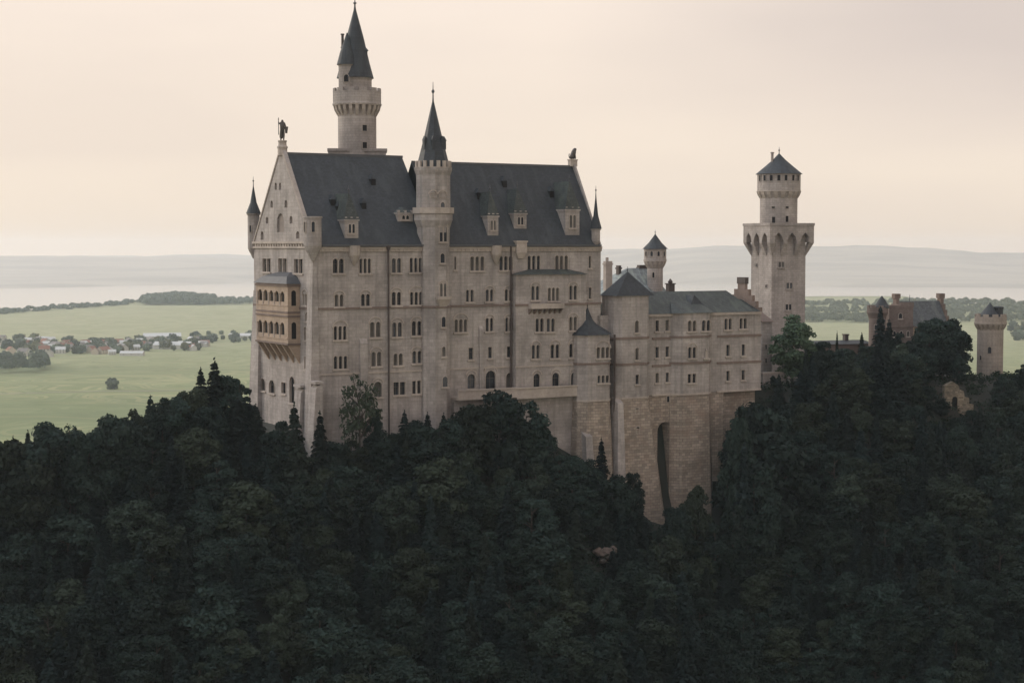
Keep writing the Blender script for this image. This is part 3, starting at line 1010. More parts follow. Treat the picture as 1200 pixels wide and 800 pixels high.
mb = MB()
mb.box(b0 - .2, b1 + .2, BAY_C - .2, BAY_C + .1, ZS1 - .22, ZS1 + .22)
mb.build('string_course', M['band'], bay)
mb = MB(); mb.box(b0 - .15, b1 + .15, BAY_C - .14, BAY_C + .1, ZS2 - .18, ZS2 + .16)
mb.build('string_course', M['trim'], bay)
s = A.S(604, 380, BAY_C)[0]
mb = MB(); mb.tube((s - .4, -.5, ZE - .4), (s - .4, -.5, zbb - 4), .2, .2, 8)
mb.build('downpipe', M['pipe'], palace)
# balcony on the bay
q0, q1 = A.S(621.5, 360, BAY_C - 1)[0], A.S(660, 360, BAY_C - 1)[0]
zt, zm, zl = (A.S(640, p, BAY_C - 1)[1] for p in (355.5, 361, 368))
mb = MB()
mb.box(q0, q1, BAY_C - 1.5, BAY_C + .02, zm - .1, zm + .15)
mb.box(q0, q1, BAY_C - 1.5, BAY_C - 1.25, zm + .15, zt)
mb.box(q0, q0 + .25, BAY_C - 1.25, BAY_C, zm + .15, zt); mb.box(q1 - .25, q1, BAY_C - 1.25, BAY_C, zm + .15, zt)
bal = mb.build('balcony', M['trim'], palace)
for i in range(7):
    a = q0 + .1 + i * (q1 - q0 - .6) / 6
    mb = MB()
    mb.add([(a, BAY_C - 1.3, zm - .1), (a, BAY_C, zm - .1), (a, BAY_C, zl), (a + .4, BAY_C - 1.3, zm - .1), (a + .4, BAY_C, zm - .1), (a + .4, BAY_C, zl)], [(0, 1, 2), (5, 4, 3), (0, 3, 4, 1), (1, 4, 5, 2), (2, 5, 3, 0)])
    mb.build('bracket', M['band'], bal)

# terrace along the foot of the east half
TC = -3.0
for (x0, x1, yt, yb) in ((537, 606, 455.5, 467.5), (606, 684.5, 452.5, 465.5)):
    q0, q1 = A.S(x0, 460, TC)[0], A.S(x1, 460, TC)[0]
    zt, zl = A.S((x0 + x1) / 2, yt, TC)[1], A.S((x0 + x1) / 2, yb, TC)[1]
    mb = MB()
    mb.box(q0, q1, TC, 0, zl, zl + .45)
    mb.box(q0, q1, TC + .1, TC + .4, zl + .45, zt - .25)
    mb.box(q0, q1, TC - .08, TC + .5, zt - .25, zt)
    te = mb.build('terrace', M['trim'], palace)
    mb = MB()
    mb.box(q0, q1, -1.2, -.02, ZB, zl - .02)
    mb.build('terrace_wall', M['wall'], te)

# stair turret in the middle of the south front
ts0, ts1 = A.S(500.5, 330, -2.4)[0], A.S(531.5, 330, -2.4)[0]
tcx = (ts0 + ts1) / 2; trd = (ts1 - ts0) / 2
tcy = -2.4 + trd * .96
zr0, zr1, zr2, zr3, zr4, zr5, zap = (A.S(511, p, -1)[1] for p in (284, 258, 247.5, 242, 203, 190, 117))
oct_rot = math.pi / 8
k8 = 1 / math.cos(math.pi / 8)
ub = trd * 1.06
mb = MB()
mb.lathe(tcx, tcy, [(trd * k8, ZB), (trd * k8, zr0), (trd * k8 * 1.02, zr1 - 1.5), (ub * k8 * 1.12, zr1), (ub * k8 * 1.12, zr2 - .2), (ub * k8, zr2 - .19), (ub * k8 * .99, zr4 - .4), (ub * k8 * 1.1, zr4 + .6), (ub * k8 * 1.1, zr5 - 1.0)], 8, oct_rot)
tur = mb.build('stair_turret', M['wall'], palace)
mb = MB()
rb = ub * k8 * 1.14
for r_, z0, z1 in ((rb, zr2 - .5, zr3 - .2),):
    mb.lathe(tcx, tcy, [(r_, z0), (r_ + .25, z0 + .05), (r_ + .25, z1), (r_ - .1, z1), (r_ - .1, z0)], 8, oct_rot, caps=False)
mb.build('gallery', M['trim'], tur)
mb = MB()
battlements(mb, tcx, tcy, ub * k8 * 1.06, zr5 - 1.0, 1.25, 16, .45, .5)
mb.build('battlement', M['trim'], tur)
mb = MB()
mb.lathe(tcx, tcy, [(ub * k8 * .98, zr5 - 1.0), (ub * k8 * .52, zr5 + (zap - zr5) * .42), (.12, zap)], 8, oct_rot)
sp = mb.build('spire', M['slate'], tur)
finial(tur, tcx, tcy, zap - .3, 4.0, .1, .34)
for az in (-1.35, -.5, .5, 1.2):
    z = A.S(511, 168, -1)[1]; r_ = ub * k8 * .62
    x, y = tcx + r_ * math.sin(az), tcy - r_ * math.cos(az)
    mb = MB(); mb.box(x - .35, x + .35, y - .35, y + .5, z - 1.2, z + .6)
    mb.prism([(x - .45, y - .45), (x + .45, y - .45), (x + .45, y + .5), (x - .45, y + .5)], z + .6, [(x - .02, y - .2), (x + .02, y - .2), (x + .02, y + .5), (x - .02, y + .5)], z + 1.5)
    mb.build('spire_dormer', M['slate'], tur)
fm = south(tcy - trd * .9995)
ft = lambda sp_: px_rect(sp_, -2.4)
for spx, nl, hd in (((515.5, 520.5, 297, 308), 1, 0), ((515, 522.5, 332, 347.5), 2, 1), ((517, 521.5, 371, 383), 1, 0), ((517.5, 521.5, 406, 417.5), 1, 0), ((518, 524, 441, 453), 1, 0), ((514.5, 523, 265, 283), 2, 1)):
    window(tur, fm, *ft(spx), nl, 'a', bool(hd), True, proud=.12, bars=False)
fm2 = south(tcy - ub)
for spx in ((515.3, 520, 237, 247),):
    window(tur, fm2, *ft(spx), 1, 'a', False, False, proud=.12, bars=False)
for xx in (506.5, 517.5):
    window(tur, fm2, *ft((xx - 3.4, xx + 3.4, 226, 231)), 1, 'a', True, False, proud=.1, bars=False, pane=M['wall'])
mb = MB()
zz = ZS1
mb.lathe(tcx, tcy, [(trd * k8 + .02, zz - .25), (trd * k8 + .22, zz - .2), (trd * k8 + .22, zz + .2), (trd * k8 + .02, zz + .25)], 8, oct_rot, caps=False)
mb.build('string_course', M['band'], tur)
mb = MB()
zz = A.S(515, 348.5, -2.4)[1]
r4 = ft((511, 526, 330, 350))
mb.prism([(r4[0] + .8, tcy - trd - .05), (r4[1] - .8, tcy - trd - .05), (r4[1] - .8, tcy - trd + .3), (r4[0] + .8, tcy - trd + .3)], zz - 2.2, [(r4[0], tcy - trd - .8), (r4[1], tcy - trd - .8), (r4[1], tcy - trd + .3), (r4[0], tcy - trd + .3)], zz - .4, cap1=False)
mb.box(r4[0] - .1, r4[1] + .1, tcy - trd - .9, tcy - trd + .2, zz - .4, zz + .2)
mb.build('balcony', M['trim'], tur)

# ------------------------------------------------------------------ statues on the two gable tips
def statue_knight(p):
    r = empty('knight_statue', p, A.th); r.scale = (1.13, 1.13, 1.13)
    tag(r, 'dark knight statue with a raised lance on the west gable tip of the palace', 'statue')
    mb = MB()
    mb.lathe(0, 0, [(.85, -1.4), (.85, -.2), (.95, -.1), (.95, .15), (.75, .35), (.7, .9), (.8, 1.0), (.8, 1.25)], 8, math.pi / 8)
    mb.build('pedestal', M['trim'], r).location = (0, 0, 0)
    V = [(0, 0, 3.25), (0, 0, 3.8), (0, -.02, 4.35), (0, -.02, 4.62), (0, -.03, 4.95), (.22, 0, 3.1), (.27, -.1, 2.2), (.25, .02, 1.3), (.27, -.2, 1.25), (-.22, 0, 3.1), (-.27, .08, 2.2), (-.25, .1, 1.3), (-.27, -.12, 1.25),
         (.42, 0, 4.3), (.6, -.1, 3.75), (.5, -.35, 3.4), (-.42, 0, 4.3), (-.72, -.15, 4.1), (-.85, -.3, 4.6), (0, .28, 3.9), (0, .42, 2.7), (0, .5, 1.5)]
    E = [(0, 1), (1, 2), (2, 3), (3, 4), (0, 5), (5, 6), (6, 7), (7, 8), (0, 9), (9, 10), (10, 11), (11, 12), (2, 13), (13, 14), (14, 15), (2, 16), (16, 17), (17, 18), (2, 19), (19, 20), (20, 21)]
    RR = [.42, .4, .46, .17, .27, .22, .17, .12, .12, .22, .17, .12, .12, .17, .12, .1, .17, .12, .1, .2, .34, .36]
    me = bpy.data.meshes.new('figure'); me.from_pydata(V, E, []); me.materials.append(M['bronze'])
    o = bpy.data.objects.new('figure', me); put(o, r)
    md = o.modifiers.new('skin', 'SKIN')
    for i, v in enumerate(me.skin_vertices[0].data): v.radius = (RR[i], RR[i]); v.use_root = (i == 0)
    o.modifiers.new('sub', 'SUBSURF').levels = 1
    o.modifiers['sub'].render_levels = 2
    mb = MB(); mb.tube((-.85, -.32, 2.2), (-.88, -.34, 4.9), .07, .06, 6); mb.prism([(-.98, -.4), (-.78, -.4), (-.78, -.28), (-.98, -.28)], 4.9, [(-.89, -.35), (-.87, -.35), (-.87, -.33), (-.89, -.33)], 5.3)
    mb.build('lance', M['bronze'], r).location = (0, 0, 0)
    mb = MB(); mb.prism([(.35, -.52), (.75, -.48), (.75, -.42), (.35, -.46)], 2.5, [(.2, -.56), (.95, -.48), (.95, -.42), (.2, -.5)], 3.7)
    mb.build('shield', M['bronze'], r).location = (0, 0, 0)


statue_knight(A.at(.2, WP / 2, ZR + 1.2))


def statue_lion(p):
    r = empty('lion_statue', p, A.th)
    tag(r, 'dark seated lion statue on the east gable tip of the palace roof', 'statue')
    mb = MB(); mb.box(-.9, .8, -.6, .6, -1.2, .1); mb.box(-1.0, .9, -.7, .7, .1, .35)
    mb.build('pedestal', M['trim'], r).location = (0, 0, 0)
    V = [(-.55, 0, .85), (-.2, 0, 1.3), (.2, 0, 1.9), (.35, 0, 2.35), (.62, 0, 2.6), (.95, 0, 2.5), (.4, .25, 1.4), (.5, .25, .8), (.55, .25, .42), (.4, -.25, 1.4), (.5, -.25, .8), (.55, -.25, .42),
         (-.35, .4, .7), (.05, .42, .5), (-.35, -.4, .7), (.05, -.42, .5), (-.9, 0, .6), (-1.05, 0, 1.1), (-.9, 0, 1.6)]
    E = [(0, 1), (1, 2), (2, 3), (3, 4), (4, 5), (2, 6), (6, 7), (7, 8), (2, 9), (9, 10), (10, 11), (0, 12), (12, 13), (0, 14), (14, 15), (0, 16), (16, 17), (17, 18)]
    RR = [.48, .42, .46, .5, .42, .2, .2, .15, .14, .2, .15, .14, .28, .16, .28, .16, .1, .08, .12]
    me = bpy.data.meshes.new('figure'); me.from_pydata(V, E, []); me.materials.append(M['bronze'])
    o = bpy.data.objects.new('figure', me); put(o, r)
    o.modifiers.new('skin', 'SKIN')
    for i, v in enumerate(me.skin_vertices[0].data): v.radius = (RR[i], RR[i]); v.use_root = (i == 0)
    o.modifiers.new('sub', 'SUBSURF').levels = 1
    o.modifiers['sub'].render_levels = 2


statue_lion(A.at(LS - .2, W2 / 2, ZR2 + 1.2))

# ------------------------------------------------------------------ the tall round tower behind the palace
TY = WP - 4.5
tsx, _ = A.S(418.6, 150, TY)
tp = A.at(tsx, TY, 0)
TD = tp.y
tz = lambda py: CAM_Z + ray(419, py).z / ray(419, py).y * TD
ppm = FPX / (TD * math.cos(PITCH))
PR = lambda px: px / ppm
taz = math.atan2(tp.x, tp.y)
tw = empty('round_tower', (tp.x, tp.y, 150), -taz)
tag(tw, 'tall slender round stair tower with corbelled gallery and dark spire behind the palace', 'tower', 'castle buildings')
R0 = PR(22.3)
mb = MB(); mb.lathe(0, 0, [(R0, 150), (R0, tz(135)), (R0 * 1.0, tz(124))], 32)
mb.build('shaft', M['tower'], tw)
mb = MB(); mb.box(-PR(33), PR(33), -PR(20), PR(28), tz(205), tz(176.5)); mb.box(-PR(34.5), PR(34.5), -PR(21.5), PR(29.5), tz(178.2), tz(175.2))
o = mb.build('tower_base', M['tower'], tw)
mb = MB(); corbels(mb, 0, 0, R0, PR(28), tz(136.5), tz(124), 22)
mb.build('corbel', M['trim'], tw)
mb = MB()
rg = PR(28)
mb.lathe(0, 0, [(R0 - .1, tz(124.2)), (rg, tz(124)), (rg + .12, tz(123.5)), (rg + .12, tz(122)), (rg, tz(121.5)), (rg, tz(108)), (rg - .5, tz(108)), (rg - .5, tz(118)), (R0 * .6, tz(118))], 32, caps=False)
battlements(mb, 0, 0, rg + .02, tz(108), tz(104.2) - tz(108), 12, .45, .62)
mb.build('gallery', M['tower'], tw)
mb = MB()
cx = PR(-.3)
mb.lathe(cx, 0, [(PR(17.4), tz(120)), (PR(17.4), tz(94)), (PR(18.3), tz(93)), (PR(18.3), tz(91))], 28)
up_ = mb.build('upper_stage', M['tower'], tw)
mb = MB()
mb.lathe(PR(-2), 0, [(PR(21.6), tz(92)), (PR(17.0), tz(75)), (PR(10.2), tz(45)), (.15, tz(9.5))], 24)
sp = mb.build('spire', M['slate'], tw)
finial(tw, PR(-2), 0, tz(10.5), tz(-2) - tz(10.5), .13, .4)
mb = MB()
sx, sy = -PR(11.2), -PR(9)
mb.lathe(sx, sy, [(.5, tz(142)), (PR(6), tz(137)), (PR(10), tz(126)), (PR(10), tz(79)), (PR(10.8), tz(78)), (PR(10.8), tz(76.5))], 20)
st = mb.build('stair_turret', M['tower'], tw)
mb = MB(); mb.lathe(sx, sy, [(PR(12.2), tz(77.3)), (PR(8.4), tz(63)), (.1, tz(40))], 18)
mb.build('spire', M['slate'], st)
small_windows(st, round_map(PR(10), -.1, sx, sy), [(-.5, .5, tz(98), tz(89.5))], glass=M['dark'])
mb = MB(); x = PR(-16.5); mb.tube((x, 0, tz(72)), (x, 0, tz(41)), .3, .28, 8); mb.lathe(x, 0, [(.42, tz(57)), (.42, tz(55.5))], 8); mb.lathe(x, 0, [(.4, tz(41.5)), (.4, tz(40))], 8)
mb.build('chimney', M['pipe'], tw)
mb = MB(); x = PR(9.3); mb.box(x - .55, x + .55, -1.1, .4, tz(70), tz(60)); mb.prism([(x - .75, -1.3), (x + .75, -1.3), (x + .75, .5), (x - .75, .5)], tz(60), [(x - .3, -.5), (x + .3, -.5), (x + .3, .3), (x - .3, .3)], tz(56.5))
mb.build('spire_dormer', M['slate'], tw)
for px, py in ((427, 151), (427, 171)):
    az = math.asin((px - 418.6) / 22.3)
    small_windows(tw, round_map(R0, az), [(-.5, .5, tz(py + 4), tz(py - 3))], 'r', glass=M['dark'])

# ------------------------------------------------------------------ the lower wing east of the palace
wing = empty('castle_wing', A.at(LS + 20, 0, 104), A.th)
tag(wing, 'lower pale stone wing with three bays on tall rough masonry piers', 'wing', 'castle buildings')
WOFF = LS + 20


class Shift:                                                     # the wing's pieces are written in palace axes and moved to its own
    @staticmethod
    def S(px, py, c=0.0):
        a, z = A.S(px, py, c)
        return a - WOFF, z


GS = Shift.S
zw = lambda px, py, c=0: GS(px, py, c)[1]
w_e = zw(800, 367)                                               # eaves
w_b = zw(800, 461)                                               # top of the masonry
WE = GS(891.5, 420)[0]
WS = GS(700, 420)[0]
SEC2 = [(768, 772.2, 375.5, 388, 1, 'r', 0), (779.6, 784, 375, 387.5, 1, 'r', 0), (768, 772, 406.5, 419, 1, 'r', 0), (779.8, 784, 406, 418, 1, 'r', 0), (768, 772, 437, 448.5, 1, 'r', 0), (780, 784, 436.5, 447.5, 1, 'r', 0),
        (848.8, 857.5, 373, 386, 2, 'a', 0), (866.5, 875.2, 372.5, 385, 2, 'a', 0), (851, 855.2, 404, 417, 1, 'r', 0), (869, 873.2, 403.5, 416.5, 1, 'r', 0), (851, 855, 434.5, 446, 1, 'r', 0), (868.8, 873, 433.5, 445, 1, 'r', 0)]
so = openings(SEC2, 0, GS)
mb = MB()
facade(mb, rect(WS, WE, w_b, w_e), [h for r4, q in so for h in lights(*r4, q[0], q[1])], south())
mb.poly([(WE, 0, w_b), (WE, 13, w_b), (WE, 13, w_e), (WE, 0, w_e)])
mb.poly([(WS, 13, w_b), (WE, 13, w_b), (WE, 13, w_e), (WS, 13, w_e)])
mb.poly([(GS(845, 461)[0], 0, w_b), (WE, 0, w_b), (WE, 3, w_b - .02), (GS(845, 461)[0], 3, w_b - .02)])
mb.build('wall', M['wall'], wing)
for r4, q in so:
    window(wing, south(), *r4, q[0], q[1], False)
mb = MB()
mb.box(GS(845, 461)[0] + .5, WE - .35, 1.6, 12.8, 100, w_b - .03)
mb.build('masonry_base', M['ashlar'], wing)
# masonry below sections two and four, with the tall arched recess
ar = px_rect((770.5, 788.5, 494, 600), 0, GS)
ar = (ar[0], ar[1], 104.5, ar[3])
s845, s764 = GS(846, 500)[0], GS(763, 500)[0]
mb = MB()
facade(mb, rect(s764 - 2, s845 + .5, 104, w_b), [arch(*ar, n=8)], south(.1))
h = arch(*ar, n=8); k = len(h)
mb.add([(a, .1, z) for a, z in h] + [(a, 4.5, z) for a, z in h], [(i, (i + 1) % k, k + (i + 1) % k, k + i) for i in range(k)])
mb.poly([(a, 4.48, z) for a, z in h])
mb.build('masonry_base', M['ashlar'], wing)
small_windows(wing, south(.1), [px_rect((781.5, 784.5, 464, 471), 0, GS)], 'r')


def bay_tower(x0, x1, c, z0, z1, specs, name='bay', ch=1.1, mat='wall', label=None, back=3.0):
    a0, a1 = GS(x0, 420, c)[0], GS(x1, 420, c)[0]
    wo_ = openings(specs, c, GS)
    mb = MB()
    facade(mb, rect(a0 + ch, a1 - ch, z0, z1), [h for r4, q in wo_ for h in lights(*r4, q[0], q[1])], south(c))
    plan = [(a0, back), (a0, c + ch), (a0 + ch, c), (a1 - ch, c), (a1, c + ch), (a1, back)]
    for i in (0, 1, 3, 4):
        p, q = plan[i], plan[i + 1]
        mb.poly([(p[0], p[1], z0), (q[0], q[1], z0), (q[0], q[1], z1), (p[0], p[1], z1)])
    mb.poly([(p[0], p[1], z0) for p in plan]); mb.poly([(p[0], p[1], z1) for p in plan])
    o = mb.build(name, M[mat], wing, label)
    for r4, q in wo_:
        window(o, south(c), *r4, q[0], q[1], bool(q[2]))
    return o, a0, a1, plan


def ring(parent, plan, z, h, out_, mat='band', name='string_course'):
    cxm = (plan[0][0] + plan[-1][0]) / 2
    mb = MB()
    for p, q in zip(plan, plan[1:]):
        d = Vector((q[0] - p[0], q[1] - p[1])); d.normalize(); n_ = Vector((d.y, -d.x))
        e = .12
        P = [(p[0] - d.x * e, p[1] - d.y * e), (q[0] + d.x * e, q[1] + d.y * e)]
        fo_ = [(P[0][0] + n_.x * out_, P[0][1] + n_.y * out_), (P[1][0] + n_.x * out_, P[1][1] + n_.y * out_), (P[1][0] - n_.x * .05, P[1][1] - n_.y * .05), (P[0][0] - n_.x * .05, P[0][1] - n_.y * .05)]
        mb.prism(fo_, z - h / 2, fo_, z + h / 2)
    return mb.build(name, M[mat], parent)


def batter(plan, z1, z0, grow, mat='ashlar', grow_e=None, name='masonry_base', shrink=0.0):
    """The rough pier below a bay, widening downwards."""
    cx_ = (plan[0][0] + plan[-1][0]) / 2
    bot = []
    for p in plan:
        gx = grow if p[0] < cx_ else (grow if grow_e is None else grow_e)
        bot.append((p[0] + (gx if p[0] > cx_ else -gx), p[1] - (grow if p[1] < 2 else 0)))
    mb = MB(); mb.prism(bot, z0, plan, z1 - .02)
    return mb.build(name, M[mat], wing)


# the tall bay with its own pyramid roof
zt_ = zw(743, 346, -3)
tb, a0, a1, plan = bay_tower(723, 764, -3.2, w_b, zt_, [(744, 748.6, 375.5, 389.5, 1, 'a', 0), (744.4, 748.6, 407.5, 421.5, 1, 'a', 0), (744.6, 748.8, 439, 450, 1, 'r', 0)], 'tower_bay', 1.3, label='tallest bay of the wing with a pyramid roof', back=2.6)
mb = MB()
cxb = (a0 + a1) / 2
mb.prism([(a0 - .4, -3.6), (a1 + .4, -3.6), (a1 + .4, 2.9), (a0 - .4, 2.9)], zt_ - .1, [(cxb - .1, -.6), (cxb + .1, -.6), (cxb + .1, -.2), (cxb - .1, -.2)], zw(743, 319, -.4))
mb.build('pyramid_roof', M['slate'], tb)
finial(tb, cxb, -.4, zw(743, 320, -.4), 1.5, .06, .18)
for py in (396, 426.5):
    ring(tb, plan, zw(743, py, -3.2), .5, .16)
ring(tb, plan, w_b, .4, .14, 'trim')
pb = batter(plan, w_b, 103, 2.4, grow_e=4.2)
for py0, py1 in ((478, 485), (500, 507.5)):
    r4 = px_rect((745.3, 749, py0, py1), -3.6, GS)
    small_windows(pb, south(-3.2 - 2.4 * (w_b - r4[2]) / (w_b - 103) + .12), [r4], 'r')
mb = MB()                                                        # slim buttress against it
r4 = px_rect((724, 730.5, 468, 560), -4.2, GS)
mb.prism([(r4[0] - 2.2, -7.6), (r4[1] - 1, -7.6), (r4[1] - 1, -2), (r4[0] - 2.2, -2)], 103, [(r4[0], -4.2), (r4[1], -4.2), (r4[1], -2), (r4[0], -2)], [r4[3] - .8, r4[3] - .8, r4[3] + .4, r4[3] + .4])
mb.build('buttress', M['wall'], pb)
# the small bay beside the palace with a bell-shaped cap
zt_ = zw(702, 392.5, -4)
lb, a0, a1, plan = bay_tower(681.5, 719.5, -4.6, w_b, zt_, [(699, 714, 406.5, 419.5, 3, 'a', 1), (700, 713.5, 439.5, 448.5, 3, 'a', 0)], 'side_bay', 1.6, back=2.5, label='low bay beside the palace with a bell shaped slate cap')
cxb = (a0 + a1) / 2
mb = MB()
e0 = [(a0 - .5, 2.5), (a0 - .5, -3.3), (a0 + 1.4, -5.1), (a1 - 1.4, -5.1), (a1 + .5, -3.3), (a1 + .5, 2.5)]
sc_ = lambda f: [(cxb + (p[0] - cxb) * f - (1 - f) * .3, -1 + (p[1] + 1) * f) for p in e0]
zl = [zw(702, p, -2) for p in (391.5, 387, 380, 375, 361)]
for f0, f1, za, zb_ in ((1, .78, zl[0], zl[1]), (.78, .38, zl[1], zl[2]), (.38, .22, zl[2], zl[3]), (.22, .02, zl[3], zl[4])):
    mb.prism(sc_(f0), za, sc_(f1), zb_, cap0=f0 == 1, cap1=f1 == .02)
mb.build('bell_roof', M['slate'], lb)
finial(lb, cxb - .3, -1, zl[4] - .2, 1.5, .06, .16)
ring(lb, plan, zw(702, 426, -4.6), .45, .16)
ring(lb, plan, w_b, .4, .14, 'trim')
lp = batter(plan, w_b, 103, 1.5)
mb = MB()
r4 = px_rect((686.5, 694, 506, 560), -5.8, GS)
mb.prism([(r4[0] - .6, -8.6), (r4[1] + .6, -8.6), (r4[1], -4), (r4[0], -4)], 103, [(r4[0], -5.8), (r4[1], -5.8), (r4[1], -4), (r4[0], -4)], [r4[3] - 1, r4[3] - 1, r4[3], r4[3]])
mb.build('buttress', M['wall'], lp)
# the polygonal bay
mbay, a0, a1, plan = bay_tower(791.5, 839, -2.0, w_b, w_e + .1, [(806, 816, 375.5, 388, 2, 'a', 0), (822.3, 832.5, 375, 387.5, 2, 'a', 0), (806.3, 815.7, 406.5, 419.5, 2, 'a', 1), (805.8, 815.7, 438, 448.5, 2, 'r', 0)], 'polygonal_bay', 2.0, label='middle bay of the wing with paired arched windows')
for py in (394.5, 425):
    ring(mbay, plan, zw(815, py, -2), .5, .16)
ring(mbay, plan, w_b, .45, .15, 'trim')
batter(plan, w_b, 103, .7)
r4 = px_rect((823.5, 830.5, 407, 420), -2, GS)
mb = MB()
xm = (r4[0] + r4[1]) / 2
mb.box(r4[0], r4[1], -2.7, -1.9, r4[2] - .2, r4[2] + .15)
mb.prism([(xm - .3, -2.4), (xm + .3, -2.4), (xm + .3, -2.05), (xm - .3, -2.05)], r4[2] + .16, [(xm - .25, -2.35), (xm + .25, -2.35), (xm + .25, -2.05), (xm - .25, -2.05)], r4[3] - .9)
mb.lathe(xm, -2.25, [(.1, r4[3] - .95), (.22, r4[3] - .7), (.2, r4[3] - .45), (.05, r4[3] - .3)], 8)
mb.build('niche_figure', M['trim'], mbay)
# string courses of the flat parts
mb = MB()
for py in (394.5, 425):
    z = zw(860, py)
for x0, x1 in ((764, 791.5), (840, 891.5)):
    for py in (393.5, 424.5):
        z = zw(860, py)
        mb = MB(); mb.box(GS(x0, 420)[0], GS(x1, 420)[0] + .1, -.16, .03, z - .25, z + .25)
        mb.build('string_course', M['band'], wing)
    mb = MB(); mb.box(GS(x0, 420)[0], GS(x1, 420)[0] + .1, -.16, .03, w_b - .2, w_b + .2)
    mb.build('string_course', M['trim'], wing)
for px, c, yt in ((720.3, -2.9, 392), (791, -.4, 368)):
    s = GS(px, 420, c)[0]
    mb = MB(); mb.tube((s, c, zw(px, yt, c)), (s, c, 108), .2, .2, 8)
    mb.build('downpipe', M['pipe'], wing)
# wing roof: main ridge with a hipped east end, then a lower piece up to the stepped gable
r0, r1 = GS(764, 345, 6.5)[0] - 6, GS(851, 345, 6.5)[0]
zr_ = zw(810, 341, 6.5)
zl_ = zw(868, 350.5, 6.5)
mb = MB()
eS, eN = -.5, 13.5
re_ = GS(873, 350, 6.5)[0]
ex = WE - .5
hx_ = r1 + 3.2
for ee in (eS, eN):
    mb.poly([(WS + 8, ee, w_e), (hx_, ee, w_e), (r1, 6.5, zr_), (WS + 8, 6.5, zr_)])
    mb.poly([(r1 - 1, ee, w_e - .01), (ex, ee, w_e - .01), (ex, 6.5, zl_), (r1 - 1, 6.5, zl_)])
mb.poly([(hx_, eS, w_e), (hx_, eN, w_e), (r1, 6.5, zr_)])
mb.poly([(WS + 8, eS, w_e), (WS + 8, eN, w_e), (WS + 8, 6.5, zr_)])
p = GS(815, 366, -2)[0]
mb.prism([(plan[1][0] - .4, -1.0), (plan[2][0] - .2, -2.45), (plan[3][0] + .2, -2.45), (plan[4][0] + .4, -1.0)], w_e + .1, [(plan[2][0], 2.6), (plan[2][0], 2.6), (plan[3][0], 2.6), (plan[3][0], 2.6)], w_e + 2.6, cap1=False)
rf2 = mb.build('roof', M['slate_green'], wing)
mb = MB()
mb.prism([(GS(812, 360, 0)[0], 1.0), (GS(829, 360, 0)[0], 1.0), (GS(829, 360, 0)[0], 4), (GS(812, 360, 0)[0], 4)], w_e + 1.4, [(GS(820, 355, 0)[0], 2.2), (GS(821, 355, 0)[0], 2.2), (GS(821, 355, 0)[0], 5.5), (GS(820, 355, 0)[0], 5.5)], w_e + 3.9)
mb.build('roof_dormer', M['slate'], rf2)
mb = MB(); mb.box(WS + 9, WE - .2, -.42, .04, w_e - .6, w_e - .02)
mb.build('cornice', M['trim'], wing)
mb = MB()
steps = 5
for i in range(steps):                                            # crow steps of the east gable
    y0_, y1_ = -.25 + i * 1.35, 13.25 - i * 1.35
    z0_ = w_e - .3 if i == 0 else w_e + .9 + (i - 1) * 1.35
    mb.box(WE - .62, WE + .14, y0_, y1_, z0_ - (.0 if i == 0 else .01 * i), w_e + .9 + i * 1.35)
mb.build('stepped_gable', M['band'], wing)  # darker stone here puts the gable's shadow into the colour
mb = MB()
mb.box(WE - .75, WE + .3, 5.0, 8.0, w_e + 6.2, w_e + 7.7)
mb.build('chimney', M['pipe'], wing)

# ------------------------------------------------------------------ rock under the wing
def rock_mat(name, c1, c2, c3):
    m, n, l, b = new_mat(name)
    t = n.new('ShaderNodeTexCoord')
    f = noise(n, l, mapping(n, l, t.outputs['Object'], (.25, .25, .5)), 1, 6, .65)
    c = mixc(n, l, mrange(n, l, f, .38, .62), c1, c2)
    c = mixc(n, l, mrange(n, l, noise(n, l, t.outputs['Object'], .5, 5, .7), .5, .6), c, c3)
    l.new(c, b.inputs['Base Color']); b.inputs['Roughness'].default_value = 1
    bp = n.new('ShaderNodeBump'); bp.inputs['Strength'].default_value = .9; bp.inputs['Distance'].default_value = .6
    l.new(noise(n, l, t.outputs['Object'], .9, 6, .7), bp.inputs['Height']); l.new(bp.outputs[0], b.inputs['Normal'])
    return m


M['rock'] = rock_mat('rock', (.17, .12, .10), (.09, .07, .065), (.04, .045, .03))
M['rock_pale'] = rock_mat('pale_rock', (.145, .105, .088), (.085, .067, .058), (.03, .034, .025))


def crag(size, seed, n=22, rough=.35):
    """A fractured lump of rock: a sphere pushed about by layered noise and cut by planes."""
    r = np.random.RandomState(seed)
    planes = [(Vector(r.normal(size=3)).normalized(), r.uniform(.45, .9)) for _ in range(22)]
    ph_ = r.rand(9) * 6.28
    vs, fs = [], []
    for i in range(n + 1):
        th_ = math.pi * i / n
        for j in range(2 * n):
            a = math.pi * j / n
            d = Vector((math.sin(th_) * math.cos(a), math.sin(th_) * math.sin(a), math.cos(th_)))
            k_ = 1.0
            for pn, pd in planes:
                dp = d.dot(pn)
                if dp > .01: k_ = min(k_, pd / dp)
            for q, f_ in enumerate((3, 6, 11)):
                k_ += rough * .5 ** q * .35 * math.sin(d.x * f_ + ph_[q * 3]) * math.sin(d.y * f_ + ph_[q * 3 + 1]) * math.sin(d.z * f_ + ph_[q * 3 + 2])
            vs.append((d.x * size[0] * k_, d.y * size[1] * k_, d.z * size[2] * k_))
    for i in range(n):
        for j in range(2 * n):
            fs.append((i * 2 * n + j, i * 2 * n + (j + 1) % (2 * n), (i + 1) * 2 * n + (j + 1) % (2 * n), (i + 1) * 2 * n + j))
    return vs, fs


